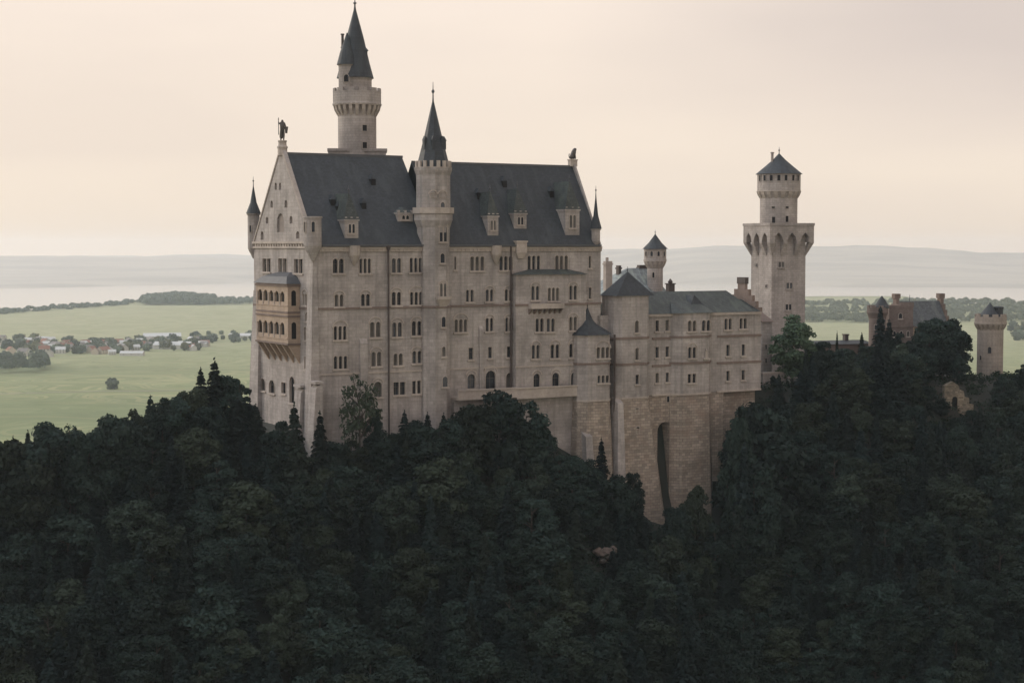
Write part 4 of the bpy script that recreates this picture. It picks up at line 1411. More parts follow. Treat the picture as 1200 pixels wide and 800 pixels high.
mb = MB()
for (s_, w_, z_, sz, sd) in ((WOFF + (s845 + WE) / 2 - .5, 8.2, w_b - 8.5, (9.5, 7.0, 11.5), 4), (WOFF + s845 + 5, 4.5, 117, (8, 7, 12), 9), (WOFF + WE - 1, 5, 124, (7, 6, 10), 12), (WOFF + WE - 5, 1.5, 114, (6, 5, 9), 15)):
    vs, fs = crag(sz, sd)
    p = A.at(s_, w_, z_)
    mb.add([(p.x + v[0], p.y + v[1], p.z + v[2]) for v in vs], fs)
tag(mb.build('cliff', M['rock'], smooth=False), kind='structure')
rock_spots = [((711, 650), 3.5, (2.2, 1.3, 1.7), 'reddish bare rock showing between trees far below the arched recess'), ((755, 742), 3, (.8, .8, 1.9), 'narrow pale rock streak low on the wooded slope'),
              ((1008, 612), 3.5, (2.3, 1.5, 1.8), 'brown bare rock among trees below the square tower side'), ((735, 681), 3, (.6, .6, 1.2), 'small pale rock splinter beneath the reddish rock')]


def on_slope(px, py, lift=0.0):
    """Where the line of sight meets the hillside (raised by lift)."""
    d = ray(px, py); k0 = 230.0
    for i in range(900):
        p = CAM + d * k0
        if p.z < terr(p.x, p.y) + lift: return p
        k0 += .35
    return p


for i, ((px, py), lift, sz, lab) in enumerate(rock_spots):
    p = on_slope(px, py, lift)
    mb = MB()
    rk = random.Random(90 + i)
    for q in range(6):                                            # a broken face of several blocks set into the hill
        f_ = rk.uniform(.35, .75) if q else .9
        vs, fs = crag((sz[0] * f_, sz[1] * 1.5 * f_, sz[2] * f_), 30 + i * 7 + q, 12, .5)
        dx, dz = (rk.uniform(-1, 1) * sz[0] * .8, rk.uniform(-1, .9) * sz[2] * .8) if q else (0, 0)
        mb.add([(v[0] + dx, v[1] + dz * .8 + .6, v[2] + dz) for v in vs], fs)
    vs, fs = crag((sz[0] * .9, lift * .9, sz[2] * .8), 55 + i, 12); mb.add([(v[0], v[1] + lift * .8, v[2] - lift * .4) for v in vs], fs)
    o = mb.build('rock_outcrop', M['rock_pale'])
    o.location = p
    tag(o, lab, 'rock', 'bare rocks on the wooded slope')

# ------------------------------------------------------------------ courtyard building and its turret behind the wing
cp = at_depth(709, 345, 404)
C = Frame(cp.x, cp.y, R(24))
cb = empty('courtyard_house', (cp.x, cp.y, 130), C.th)
tag(cb, 'courtyard house with pale weathered hip roof behind the pyramid roofed bay', 'house', 'castle buildings')
cl_ = C.S(782, 345)[0]; ce = C.S(740, 346)[1]; cr = at_depth(745, 314.5, 410).z
mb = MB(); mb.box(0, cl_, 0, 16, 130, ce)
mb.build('wall', M['wall'], cb)
mb = MB(); mb.prism([(-.5, -.5), (cl_ + .5, -.5), (cl_ + .5, 16.5), (-.5, 16.5)], ce, [(C.S(735, 315, 8)[0], 7.9), (C.S(758, 315, 8)[0], 7.9), (C.S(758, 315, 8)[0], 8.1), (C.S(735, 315, 8)[0], 8.1)], cr)
rf = mb.build('roof', M['sheet'], cb)
for (x0, x1, yt, yb, y_, nm) in ((708.5, 716, 306, 345, 3, 'chimney'), (723.5, 726.5, 311, 322, 8, 'chimney'), (748, 756.5, 310.5, 318, 8.5, 'chimney')):
    a0, a1 = C.S(x0, yt, y_)[0], C.S(x1, yt, y_)[0]; z0, z1 = C.S(x0, yb, y_)[1], C.S(x0, yt, y_)[1]
    mb = MB(); mb.box(a0, a1, y_ - .7, y_ + .7, z0 - 2, z1); mb.box(a0 - .15, a1 + .15, y_ - .85, y_ + .85, z1 - .9, z1 - .5)
    if x0 < 710: mb.lathe((a0 + a1) / 2 - .2, y_, [(.4, z1), (.35, z1 + .9)], 8)
    mb.build(nm, M['trim'] if x0 < 710 else M['pipe'], cb)


def round_turret(name, px, depth, pz, rbody, rhead, zs, label, zbase, roof_mat='slate', mat='tower', n=24, merl=0):
    """zs: picture heights of roof tip, roof base, head bottom, flare bottom."""
    c = at_depth(px, 300, depth); az = math.atan2(c.x, c.y)
    k_ = depth / FPX
    z = lambda py: at_depth(px, py, depth).z
    o = empty(name, (c.x, c.y, zbase), -az)
    tag(o, label, 'turret' if rhead < 20 else 'tower', 'castle buildings')
    rb, rh_ = rbody * k_, rhead * k_
    mb = MB(); mb.lathe(0, 0, [(rb, zbase), (rb, z(zs[3]) + .2)], n)
    mb.build('shaft', M[mat], o)
    mb = MB(); mb.lathe(0, 0, [(rb * .98, z(zs[3])), (rb * 1.04, z(zs[3]) + .3), (rh_, z(zs[2])), (rh_ + .1, z(zs[2]) + .1), (rh_ + .1, z(zs[2]) + .45), (rh_, z(zs[2]) + .5), (rh_, z(zs[1]))], n)
    hd = mb.build('head', M[mat], o)
    if zs[0] is not None:
        mb = MB(); mb.lathe(0, 0, [(rh_ + .4, z(zs[1]) - .05), ((rh_ + .4) * .5, z((zs[0] + zs[1]) / 2 + 1.2)), (.08, z(zs[0]))], n)
        mb.build('roof', M[roof_mat], o)
    return o, rb, rh_, z


rt, rb, rh_, z = round_turret('round_turret', 767.7, 412, 0, 9.2, 13, (274.5, 291.5, 306, 315), 'small round turret with flared head and pointed roof behind the wing', 130)
finial(rt, 0, 0, z(275), 1.2, .06, .18)
for az in (-.9, -.3, .3, .9):
    small_windows(rt, round_map(rh_, az), [(-.3, .3, z(300), z(294.5))])
small_windows(rt, round_map(rb, -.2), [(-.25, .25, z(325), z(319))])
mb = MB(); corbels(mb, 0, 0, rb, rh_ + .05, z(314), z(306), 14)
mb.build('corbel', M['trim'], rt)
cc = at_depth(785.5, 334, 402)
ch_ = empty('chimney_stack', (cc.x, cc.y, 150), A.th)
tag(ch_, 'slim dark chimney with a round cap on the wing ridge', 'chimney')
z = lambda py: at_depth(785.5, py, 402).z - 150
mb = MB(); mb.box(-.8, .8, -.7, .7, 0, z(333)); mb.build('shaft', M['pipe'], ch_).location = (0, 0, 0)
mb = MB(); mb.box(-1.0, 1.0, -.9, .9, z(333), z(331.8)); mb.lathe(0, 0, [(.5, z(331.8)), (.62, z(330)), (.4, z(328.5)), (.06, z(326.5))], 10); mb.build('cap', M['pipe'], ch_).location = (0, 0, 0)

# ------------------------------------------------------------------ the square tower
qd = 428.0
qp = at_depth(904.5, 300, qd)
Q = Frame(qp.x, qp.y, R(23))
qa = Q.S(943.8, 320)[0]; qb = Q.W(880.2, 320)[0]
print('square tower sides', qa, qb)
qw = (qa + qb) / 2
QZ = lambda py: at_depth(904.5, py, qd).z
qt = empty('square_tower', (qp.x, qp.y, 128), Q.th)
tag(qt, 'tall square pale tower with pointed arch machicolations and a round top stage', 'tower', 'castle buildings')
mb = MB(); mb.box(0, qa, 0, qb, 128, QZ(265)); mb.build('shaft', M['tower'], qt)
hd_ = 1.5
z_t, z_m, z_l = QZ(262), QZ(279.5), QZ(300)


def head_face(mb, L_, mp_):
    """One side of the head: spandrel with three pointed notches, carried on tapering piers."""
    z_s = z_m - 1.1
    pitch_ = (L_ + 2 * hd_) / 3.3
    x0 = -hd_ + (L_ + 2 * hd_ - 3 * pitch_) / 2
    outl = [(-hd_, z_t), (-hd_, z_s)]
    for i in range(3):
        a0 = x0 + i * pitch_ + .56; a1 = x0 + (i + 1) * pitch_ - .56; cm = (a0 + a1) / 2; hw = (a1 - a0) / 2
        outl += [(a0, z_s), (a0, z_m - .6), (a0 + hw * .3, z_m + .55), (cm, z_m + 1.5), (a1 - hw * .3, z_m + .55), (a1, z_m - .6), (a1, z_s)]
    outl += [(L_ + hd_, z_s), (L_ + hd_, z_t)]
    facade(mb, outl, [], mp_)
    # inner faces of the notches and piers
    for (a, zz), (b_, zb) in zip(outl[1:-2], outl[2:-1]):
        mb.poly([mp_(a, zz, 0), mp_(b_, zb, 0), mp_(b_, zb, hd_), mp_(a, zz, hd_)])
    ends = [(-hd_, x0 + .56)] + [(x0 + i * pitch_ - .56, x0 + i * pitch_ + .56) for i in (1, 2)] + [(x0 + 3 * pitch_ - .56, L_ + hd_)]
    for q, (a0, a1) in enumerate(ends):
        b0, b1 = (a0, a1)
        if q == 0: b0, b1 = 0.0, max(.4, a1)
        if q == 3: b0, b1 = min(L_ - .4, a0), L_
        vs = [mp_(a0, z_s, 0), mp_(a1, z_s, 0), mp_(a1, z_s, hd_ + .1), mp_(a0, z_s, hd_ + .1), mp_(b0, z_l, hd_ - .03), mp_(b1, z_l, hd_ - .03), mp_(b1, z_l, hd_ + .1), mp_(b0, z_l, hd_ + .1)]
        mb.add(vs, [(0, 1, 5, 4), (1, 2, 6, 5), (0, 4, 7, 3), (4, 5, 6, 7)])


mb = MB()
head_face(mb, qa, south(-hd_))
head_face(mb, qb, west(-hd_))
head_face(mb, qb, lambda a, z, d=0.0: (qa + hd_ - d, a, z))
head_face(mb, qa, lambda a, z, d=0.0: (a, qb + hd_ - d, z))
mb.poly([(-hd_, -hd_, z_t - .05), (qa + hd_, -hd_, z_t - .05), (qa + hd_, qb + hd_, z_t - .05), (-hd_, qb + hd_, z_t - .05)])
for x0_, x1_, y0_, y1_ in ((-hd_ + .04, .05, -hd_ + .04, .05), (qa - .05, qa + hd_ - .04, -hd_ + .04, .05), (qa - .05, qa + hd_ - .04, qb - .05, qb + hd_ - .04), (-hd_ + .04, .05, qb - .05, qb + hd_ - .04)):
    mb.box(x0_, x1_, y0_, y1_, z_m - 1.0, z_t - .3)
hdo = mb.build('machicolated_head', M['tower'], qt)
mb = MB()
e_ = hd_ + .15
for bx_ in ((-e_, qa + e_, -e_, -e_ + .5), (-e_, qa + e_, qb + e_ - .5, qb + e_), (-e_, -e_ + .5, -e_ + .5, qb + e_ - .5), (qa + e_ - .5, qa + e_, -e_ + .5, qb + e_ - .5)):
    mb.box(*bx_, z_t - .5, z_t + .15)
mb.build('parapet', M['tower'], hdo)
for x0, x1, yt, yb in ((912, 918.5, 307, 313), (921.5, 928, 331.5, 338), (920.5, 927, 356.5, 363)):
    r4 = px_rect((x0, x1, yt, yb), 0, Q.S)
    window(qt, south(), *r4, 2, 'r', False, True, proud=.08, bars=False, frame_mat=M['tower'])
for x0, x1, yt, yb in ((886, 887.6, 309, 312.5), (897.5, 899, 333.5, 337)):
    r4 = px_rect((x0, x1, yt, yb), 0, Q.W)
    window(qt, west(), *r4, 1, 'r', False, False, proud=.08, bars=False, frame_mat=M['tower'])
# its round top stage
ccx, ccy = qa / 2, qb / 2
cw = Q.at(ccx, ccy)
k_ = cw.y / FPX
tzz = lambda py: at_depth(914, py, cw.y).z
rs, rc = 21.8 * k_, 25.2 * k_
mb = MB(); mb.lathe(ccx, ccy, [(rs, z_t - .3), (rs, tzz(231))], 28)
rstg = mb.build('round_stage', M['tower'], qt)
mb = MB(); mb.lathe(ccx, ccy, [(rs, tzz(232)), (rs + .1, tzz(231)), (rc, tzz(225)), (rc, tzz(203.5))], 28)
mb.build('crown_stage', M['tower'], rstg)
mb = MB(); corbels(mb, ccx, ccy, rs, rc + .12, tzz(232.5), tzz(224.5), 18, .55)
mb.build('corbel', M['trim'], rstg)
mb = MB(); mb.lathe(ccx, ccy, [(rc + .45, tzz(204.3)), (rc * .62, tzz(194.5)), (rc * .3, tzz(187.5)), (.1, tzz(180))], 26)
mb.build('roof', M['slate'], rstg)
finial(rstg, ccx, ccy, tzz(180.5), 1.8, .08, .28)
mb = MB(); xx = -9.3 * k_; mb.tube((ccx + xx, ccy, tzz(200)), (ccx + xx, ccy, tzz(178.5)), .38, .34, 8); mb.lathe(ccx + xx, ccy, [(.5, tzz(180)), (.5, tzz(178.8))], 8)
mb.build('chimney', M['tower'], rstg)
va = math.atan2(cw.x, cw.y) + Q.th                               # the turn that faces the bridge
for px in (892.5, 898, 905.5, 914, 922, 930, 935.5):
    a = math.asin(max(-.98, min(.98, (px - 914) / 25.2))) - va
    small_windows(rstg, round_map(rc, a, ccx, ccy), [(-.38, .38, tzz(212.5), tzz(206))], 'r', frame=M['tower'], glass=M['dark'])
for px, yt, yb in ((908.5, 254.5, 261.5), (923.5, 253.5, 260.5), (908, 242.5, 244.5), (923.5, 242.5, 244.5)):
    a = math.asin((px - 914) / 21.8) - va
    small_windows(rstg, round_map(rs, a, ccx, ccy), [(-.4, .4, tzz(yb), tzz(yt))], 'r', frame=M['tower'], glass=M['dark'])

# low annex between the wing and the square tower
ap = at_depth(893, 380, 405)
N = Frame(ap.x, ap.y, R(26))
an = empty('annex', (ap.x, ap.y, 128), N.th)
tag(an, 'narrow annex with a small dark lean-to roof beside the square tower', 'annex', 'castle buildings')
x1 = N.S(905, 380)[0]; zt, zb_ = N.S(900, 377)[1], N.S(900, 364.5, 2)[1]
mb = MB(); mb.box(0, x1, 0, 7, 128, zt); mb.build('wall', M['wall'], an)
mb = MB(); mb.prism([(-.2, -.4), (x1 + .3, -.4), (x1 + .3, 7), (-.2, 7)], zt, [(-.1, 3), (x1 * .55, 3), (x1 * .55, 7), (-.1, 7)], zb_); mb.build('roof', M['band'], an)
for py in (404, 420):
    r4 = px_rect((896.5, 898.5, py, py + 5), 0, N.S)
    window(an, south(), *r4, 1, 'r', False, False, proud=.08, bars=False)

# ------------------------------------------------------------------ connecting range, gatehouse and its towers
gp = at_depth(958, 400, 448)
G0 = Frame(gp.x, gp.y, R(20))
cr_ = empty('connecting_range', (gp.x, gp.y, 128), G0.th)
tag(cr_, 'long low building with a dark flat roof between square tower and gatehouse', 'building', 'castle buildings')
x1 = G0.S(1022, 400)[0]; z1 = G0.S(990, 403)[1]; z2 = G0.S(990, 398.5, 4)[1]
mb = MB(); mb.box(0, x1, 0, 9, 128, z1); mb.build('wall', M['band'], cr_)
mb = MB(); mb.prism([(-.4, -.5), (x1 + .3, -.5), (x1 + .3, 9.4), (-.4, 9.4)], z1, [(0, 4.3), (x1, 4.3), (x1, 4.7), (0, 4.7)], z2); mb.build('roof', M['slate'], cr_)
for px, h_, w_ in ((992, 4.5, 1.0),):
    s_ = G0.S(px, 400, 4)[0]
    mb = MB(); mb.box(s_ - w_ / 2, s_ + w_ / 2, 3.8, 5.2, z2 - .8, z2 + h_ * .3); mb.box(s_ - w_ / 2 - .15, s_ + w_ / 2 + .15, 3.65, 5.35, z2 + h_ * .3, z2 + h_ * .3 + .3)
    mb.build('chimney', M['pipe'], cr_)

hp = at_depth(1042, 380, 446)
H = Frame(hp.x, hp.y, R(14))
gh = empty('gatehouse', (hp.x, hp.y, 128), H.th)
tag(gh, 'red brick gatehouse with stepped gables and grey slate roof among trees', 'gatehouse', 'castle buildings')
x1, x2 = H.S(1070, 380)[0], H.S(1107, 380, 1)[0]
zt1 = H.S(1060, 359)[1]
mb = MB(); mb.box(0, x1, 0, 12, 128, zt1)
mb.box(-.12, x1 + .12, -.18, .02, H.S(1050, 383.5)[1], H.S(1050, 381.5)[1])
mb.build('wall', M['brick'], gh, 'red brick front block')
mb = MB()
mb.box(-.1, x1 + .1, -.14, .3, zt1 - .4, zt1 + .35)
mb.box(x1 * .45, x1 + .1, -.1, .35, zt1 + .36, zt1 + 1.1)
mb.build('parapet', M['brick'], gh)
for px in (1048, 1056, 1064):
    r4 = px_rect((px - 1.5, px + 1.5, 388, 394), 0, H.S)
    window(gh, south(), *r4, 1, 'a', False, True, proud=.08, bars=False)
r4 = px_rect((1053, 1057, 367, 373), 0, H.S)
window(gh, south(), *r4, 1, 'a', False, True, proud=.08, bars=False)
# main block: ridge runs east between two stepped gables
yb0, yb1 = 4.0, 14.0
m0, m1 = H.S(1052, 365, 8)[0], H.S(1104, 365, 8)[0]
zE_ = H.S(1080, 381, 4)[1]; zR_ = H.S(1080, 352.5, 9)[1]
mb = MB(); mb.box(m0, m1, yb0, yb1, 128, zE_); mb.build('wall', M['warm'], gh)
mb = MB()
mb.poly([(m0 + .4, yb0 - .4, zE_ - .3), (m1 - .4, yb0 - .4, zE_ - .3), (m1 - .4, 9, zR_), (m0 + .4, 9, zR_)])
mb.poly([(m0 + .4, yb1 + .4, zE_ - .3), (m1 - .4, yb1 + .4, zE_ - .3), (m1 - .4, 9, zR_), (m0 + .4, 9, zR_)])
mb.build('roof', M['slate_grey'], gh)
for a in (m0, m1):
    mb = MB()
    for i in range(5):
        hw_ = 5.2 - i * 1.05
        mb.box(a - .42 - .004 * i, a + .42 + .004 * i, 9 - hw_, 9 + hw_, zE_ - 1 if i == 0 else zE_ + (i - 1) * (zR_ - zE_) / 4, zE_ + .8 + i * (zR_ - zE_) / 4)
    mb.box(a - .85, a + .85, 8.1, 9.9, zR_ + .7, zR_ + 2.0)
    mb.build('stepped_gable', M['band'], gh)
for px in (1066,):
    s_ = H.S(px, 350, 9)[0]
    mb = MB(); mb.tube((s_, 9, zR_ - .3), (s_, 9, zR_ + 1.7), .1, .06, 6); mb.build('finial', M['lead'], gh)

# corner turret of the gatehouse
gt, rb, rh_, z = round_turret('gate_turret', 1029, 444, 0, 9.8, 12.0, (None, 360, 367, 373), 'small crenellated turret with a pointed roof at the gatehouse corner', 128, mat='brick')
mb = MB(); battlements(mb, 0, 0, rh_, z(360), z(357.5) - z(360), 8, .4, .6); mb.build('battlement', M['brick'], gt)
mb = MB(); mb.lathe(1.1, 0, [(2.0, z(361)), (1.9, z(358.5)), (1.0, z(352)), (.06, z(346.5))], 14); mb.build('roof', M['slate'], gt)
small_windows(gt, round_map(rb, -.2), [(-.25, .25, z(386), z(380))])
# east gate tower
et, rb, rh_, z = round_turret('gate_tower', 1162, 440, 0, 15, 18.3, (None, 371, 379.5, 385), 'stout round warm stone gate tower with battlements standing apart by the forest edge', 120, mat='gate', n=26)
mb = MB(); corbels(mb, 0, 0, rb, rh_ + .06, z(386), z(379), 18); mb.build('corbel', M['gate'], et)
mb = MB(); battlements(mb, 0, 0, rh_, z(371), z(367.8) - z(371), 10, .5, .6); mb.build('battlement', M['gate'], et)
mb = MB(); mb.lathe(-.2, 0, [(2.6, z(374)), (2.5, z(368)), (1.2, z(361)), (.06, z(354.5))], 14); mb.build('roof', M['slate'], et)
mb = MB(); mb.lathe(2.0, .3, [(1.15, z(374)), (1.15, z(361.5)), (1.3, z(361)), (1.3, z(359.5)), (.6, z(358.5))], 12); mb.build('stair_head', M['slate'], et)
small_windows(et, round_map(rb, -.03), [(-.42, .42, z(413), z(405.5))], frame=M['gate'])
small_windows(et, round_map(rb, -.75), [(-.3, .3, z(421), z(416))], frame=M['gate'])
# ruined outer wall below the gatehouse
vp = at_depth(1106, 470, 411)
V_ = Frame(vp.x, vp.y, R(8))
ru = empty('outer_wall', (vp.x, vp.y, 118), V_.th)
tag(ru, 'broken yellowish stone wall fragment on the slope beneath the gatehouse', 'wall', 'castle buildings')
lx = V_.S(1141, 470)[0]
zz = [V_.S(1120, p)[1] for p in (449, 452, 458, 466, 474)]
mb = MB()
o2 = [(0, 118), (lx, 118), (lx, zz[4]), (lx * .86, zz[4] + .2), (lx * .84, zz[3]), (lx * .7, zz[3] + .2), (lx * .66, zz[2]), (lx * .52, zz[2] + .3), (lx * .5, zz[1]), (lx * .3, zz[0] + .4), (lx * .18, zz[0]), (.2, zz[1])]
facade(mb, o2, [arch(lx * .28, lx * .46, zz[4] - 2.5, zz[3] + .3)], south())
facade(mb, o2, [], south(1.6))
for (a, q), (b_, w_) in zip(o2, o2[1:] + o2[:1]):
    mb.poly([(a, 0, q), (b_, 0, w_), (b_, 1.6, w_), (a, 1.6, q)])
mb.build('broken_masonry', M['ruin'], ru)
mb = MB(); mb.box(lx * .2, lx * .5, .9, 1.2, zz[4] - 2.6, zz[3] + .6); mb.build('recess', M['dark'], ru)  # dark slab that paints the shade inside the arch
# small upper court wall seen between the wing and the pale tree
wp_ = at_depth(894, 440, 398)
U_ = Frame(wp_.x, wp_.y, R(24))
x1 = U_.S(922, 440)[0]
cw_ = empty('court_wall', (wp_.x, wp_.y, 128), U_.th)
tag(cw_, 'low pale parapet wall beside the wing under the light green tree', 'wall', 'castle buildings')
mb = MB(); mb.box(0, x1, 0, .8, 128, U_.S(905, 438)[1]); mb.build('wall', M['wall'], cw_)
mb = MB(); mb.box(-.1, x1 + .1, -.15, .95, U_.S(905, 438)[1], U_.S(905, 436)[1]); mb.build('coping', M['trim'], cw_)

# ------------------------------------------------------------------ trees
def quads(name, P, Nn, L, W, rng, mat, parent=None, link=True):
    """Leaf sprays: small bent diamonds at P facing Nn."""
    n_ = len(P)
    Nn = Nn / np.linalg.norm(Nn, axis=1, keepdims=True)
    ref = rng.normal(size=(n_, 3))
    T = np.cross(Nn, ref); T /= np.linalg.norm(T, axis=1, keepdims=True)
    B = np.cross(Nn, T)
    L = L[:, None]; W = W[:, None]
    co = np.stack([P - T * L, P - B * W + Nn * W * .25, P + T * L, P + B * W + Nn * W * .25], axis=1).reshape(-1, 3)
    me = bpy.data.meshes.new(name)
    me.vertices.add(4 * n_); me.loops.add(4 * n_); me.polygons.add(n_)
    me.vertices.foreach_set('co', co.astype(np.float32).ravel())
    me.loops.foreach_set('vertex_index', np.arange(4 * n_, dtype=np.int32))
    me.polygons.foreach_set('loop_start', np.arange(0, 4 * n_, 4, dtype=np.int32))
    me.materials.append(mat)
    me.update(calc_edges=True)
    return me


def trunk_mesh(h, r, limbs, name='trunk'):
    mb = MB()
    pts = [(0, 0, -1.5), (0, 0, h * .15), (.1 * r, .1 * r, h * .45), (0, .2 * r, h * .8)]
    rr = [r * 1.25, r, r * .75, r * .3]
    for i in range(3): mb.tube(pts[i], pts[i + 1], rr[i], rr[i + 1], 7)
    for a, b_, q in limbs: mb.tube(a, b_, q, q * .35, 5)
    me = bpy.data.meshes.new(name); me.from_pydata(mb.v, [], mb.f); me.materials.append(M['bark'])
    return me


def make_broadleaf(seed, h, r, leaves, mat, loose=1.0, low=.03, leaf_s=.30):
    rng = np.random.RandomState(seed)
    zc = h * (low + 1) / 2; hz = h * (1 - low) / 2
    k_ = int(52 * loose)
    C_ = []
    while len(C_) < k_:
        d = rng.normal(size=3); d /= np.linalg.norm(d)
        q = rng.uniform(.25, 1) ** .5
        wz = d[2] * hz * q * .82
        taper = 1 - .5 * max(0, wz / hz) ** 1.3 - .15 * max(0, -wz / hz)
        C_.append((d[0] * r * q * .78 * taper, d[1] * r * q * .78 * taper, zc + wz))
    C_ = np.array(C_)
    rad = rng.uniform(.15, .36, k_) * r
    cnt = (rad ** 2 / (rad ** 2).sum() * leaves).astype(int)
    P, Nn = [], []
    for c, rd, m_ in zip(C_, rad, cnt):
        d = rng.normal(size=(m_, 3)); d /= np.linalg.norm(d, axis=1, keepdims=True)
        d[:, 2] = np.where(d[:, 2] < -.35, -d[:, 2], d[:, 2])
        q = rng.uniform(.3, 1.25, (m_, 1)) ** .6
        sq = np.array([1, 1, .78])
        P.append(c + d * rd * q * sq)
        Nn.append(d + rng.normal(size=(m_, 3)) * .7 + np.array([0, 0, .2]))
    P = np.concatenate(P); Nn = np.concatenate(Nn)
    s_ = rng.uniform(.6, 1.25, len(P)) * leaf_s
    crown = quads('crown', P, Nn, s_, s_ * .62, rng, mat)
    limbs = []
    for c in C_[rng.permutation(k_)[:9]]:
        z0 = max(h * .14, min(c[2] - .6 * math.hypot(c[0], c[1]), h * .7))
        limbs.append(((0, 0, z0), tuple(c), .035 * r))
    return trunk_mesh(h, max(.16, h * .016), limbs), crown


def make_spruce(seed, h, r, leaves, mat):
    rng = np.random.RandomState(seed)
    P, Nn = [], []
    lv = int(h * 1.7)
    for i in range(lv):
        t_ = (i + rng.uniform(-.2, .2)) / lv
        z = h * (.06 + .92 * t_); rr = r * (1 - t_) ** .85 * rng.uniform(.8, 1.1) + .12
        nb = max(4, int(9 * (1 - t_) + 4))
        a0 = rng.uniform(0, 6.28)
        for b_ in range(nb):
            a = a0 + 6.283 * b_ / nb + rng.uniform(-.25, .25); L_ = rr * rng.uniform(.7, 1.1)
            m_ = max(4, int(leaves / lv / nb * (1.6 - t_)))
            u_ = rng.uniform(.12, 1, m_) ** .75
            side = rng.normal(size=m_) * .26 * L_ * (1.15 - u_)
            x = np.cos(a) * u_ * L_ - np.sin(a) * side; y = np.sin(a) * u_ * L_ + np.cos(a) * side
            zz_ = z - u_ ** 1.3 * L_ * .32 + rng.normal(size=m_) * .1 - abs(side) * .25
            P.append(np.stack([x, y, zz_], 1))
            Nn.append(np.stack([np.cos(a) * .5 + rng.normal(size=m_) * .35, np.sin(a) * .5 + rng.normal(size=m_) * .35, np.ones(m_) * .8], 1))
    P.append(np.array([[0, 0, h * 1.0], [0.05, 0, h * .98], [0, .06, h * .965]])); Nn.append(np.array([[1., 0, .1], [0, 1., .1], [1., 1., .1]]))
    P = np.concatenate(P); Nn = np.concatenate(Nn)
    s_ = rng.uniform(.6, 1.2, len(P)) * .34
    return trunk_mesh(h * .96, h * .014, []), quads('crown', P, Nn, s_, s_ * .5, rng, mat)


BL = [make_broadleaf(10 + i, 12.0, r_, 8500, M['leaf'], loose=lo, low=lw, leaf_s=(.30, .24, .36, .27, .33, .22, .3, .26)[i]) for i, (r_, lo, lw) in enumerate(((4.4, 1.0, .0), (3.9, 1.1, .02), (4.8, 1.2, .0), (3.3, .9, .0), (4.2, 1.3, .03), (3.8, .8, .04), (4.6, .9, .0), (3.6, 1.2, .02)))]
SP = [make_spruce(40 + i, 14.0, r_, 5200, M['needle']) for i, r_ in enumerate((2.9, 2.5, 3.3, 2.2))]
PALE = make_broadleaf(77, 14.0, 5.0, 10000, M['leaf_pale'], loose=1.2, low=.02)
LOOSE = make_broadleaf(91, 12.0, 4.7, 6500, M['leaf'], loose=.45, low=.0, leaf_s=.3)
THIN = make_broadleaf(81, 12.0, 4.2, 1000, M['leaf'], loose=.6, low=.28, leaf_s=.27)
GROUPS = {'broadleaf_tree': 'broadleaf trees of the castle slope', 'spruce_tree': 'spruces of the castle slope'}


def tree(kind, pair, p, sc_=1.0, wide=1.0, rz=None, label='', group=None):
    o = empty(kind, p, rnd.uniform(0, 6.28) if rz is None else rz)
    o.scale = (sc_ * wide, sc_ * wide, sc_)
    for nm, me in zip(('trunk', 'crown'), pair):
        c = bpy.data.objects.new(nm, me); put(c, o)
    tag(o, label, 'tree', group or GROUPS[kind])
    return o


def project(p):
    d = Vector(p) - CAM
    q = d.dot(FW)
    return 600 + FPX * d.x / q, 400 - FPX * d.dot(UP) / q


placed = []                                                      # (px, py_top, half width px, distance)


cover = []                                                       # where crowns already hide the hillside


def note(kind, p, h, wsc):
    x0, y0 = project((p[0], p[1], p[2] + h)); y1 = project(p)[1]
    cover.append((x0, (y0 + y1) / 2, (3.4 if kind == 'broadleaf_tree' else 1.9) * wsc * FPX / p[1], (y1 - y0) * .47, kind))


def hidden(px, py):
    return any(((px - a) / c) ** 2 + ((py - b_) / d_) ** 2 < .8 for a, b_, c, d_, k_ in cover)


def tip_tree(kind, pair, px, pyt, depth, h0, wide=1.0, label='', grow=None, base_drop=0.0):
    """A tree whose tip stands at a measured spot of the skyline; its foot goes down to the hillside."""
    t_ = at_depth(px, pyt, depth)
    g = terr(t_.x, t_.y) - .3
    h = t_.z - g
    if grow: h = grow
    tree(kind, pair, (t_.x, t_.y, t_.z - h), h / h0, wide, None, label)
    print('tip', kind, px, pyt, 'h %.1f ground gap %.1f' % (h, t_.z - h - g))
    placed.append((t_.x, t_.y, 4.0 * h / h0))
    note(kind, (t_.x, t_.y, t_.z - h), h, wide * h / h0)


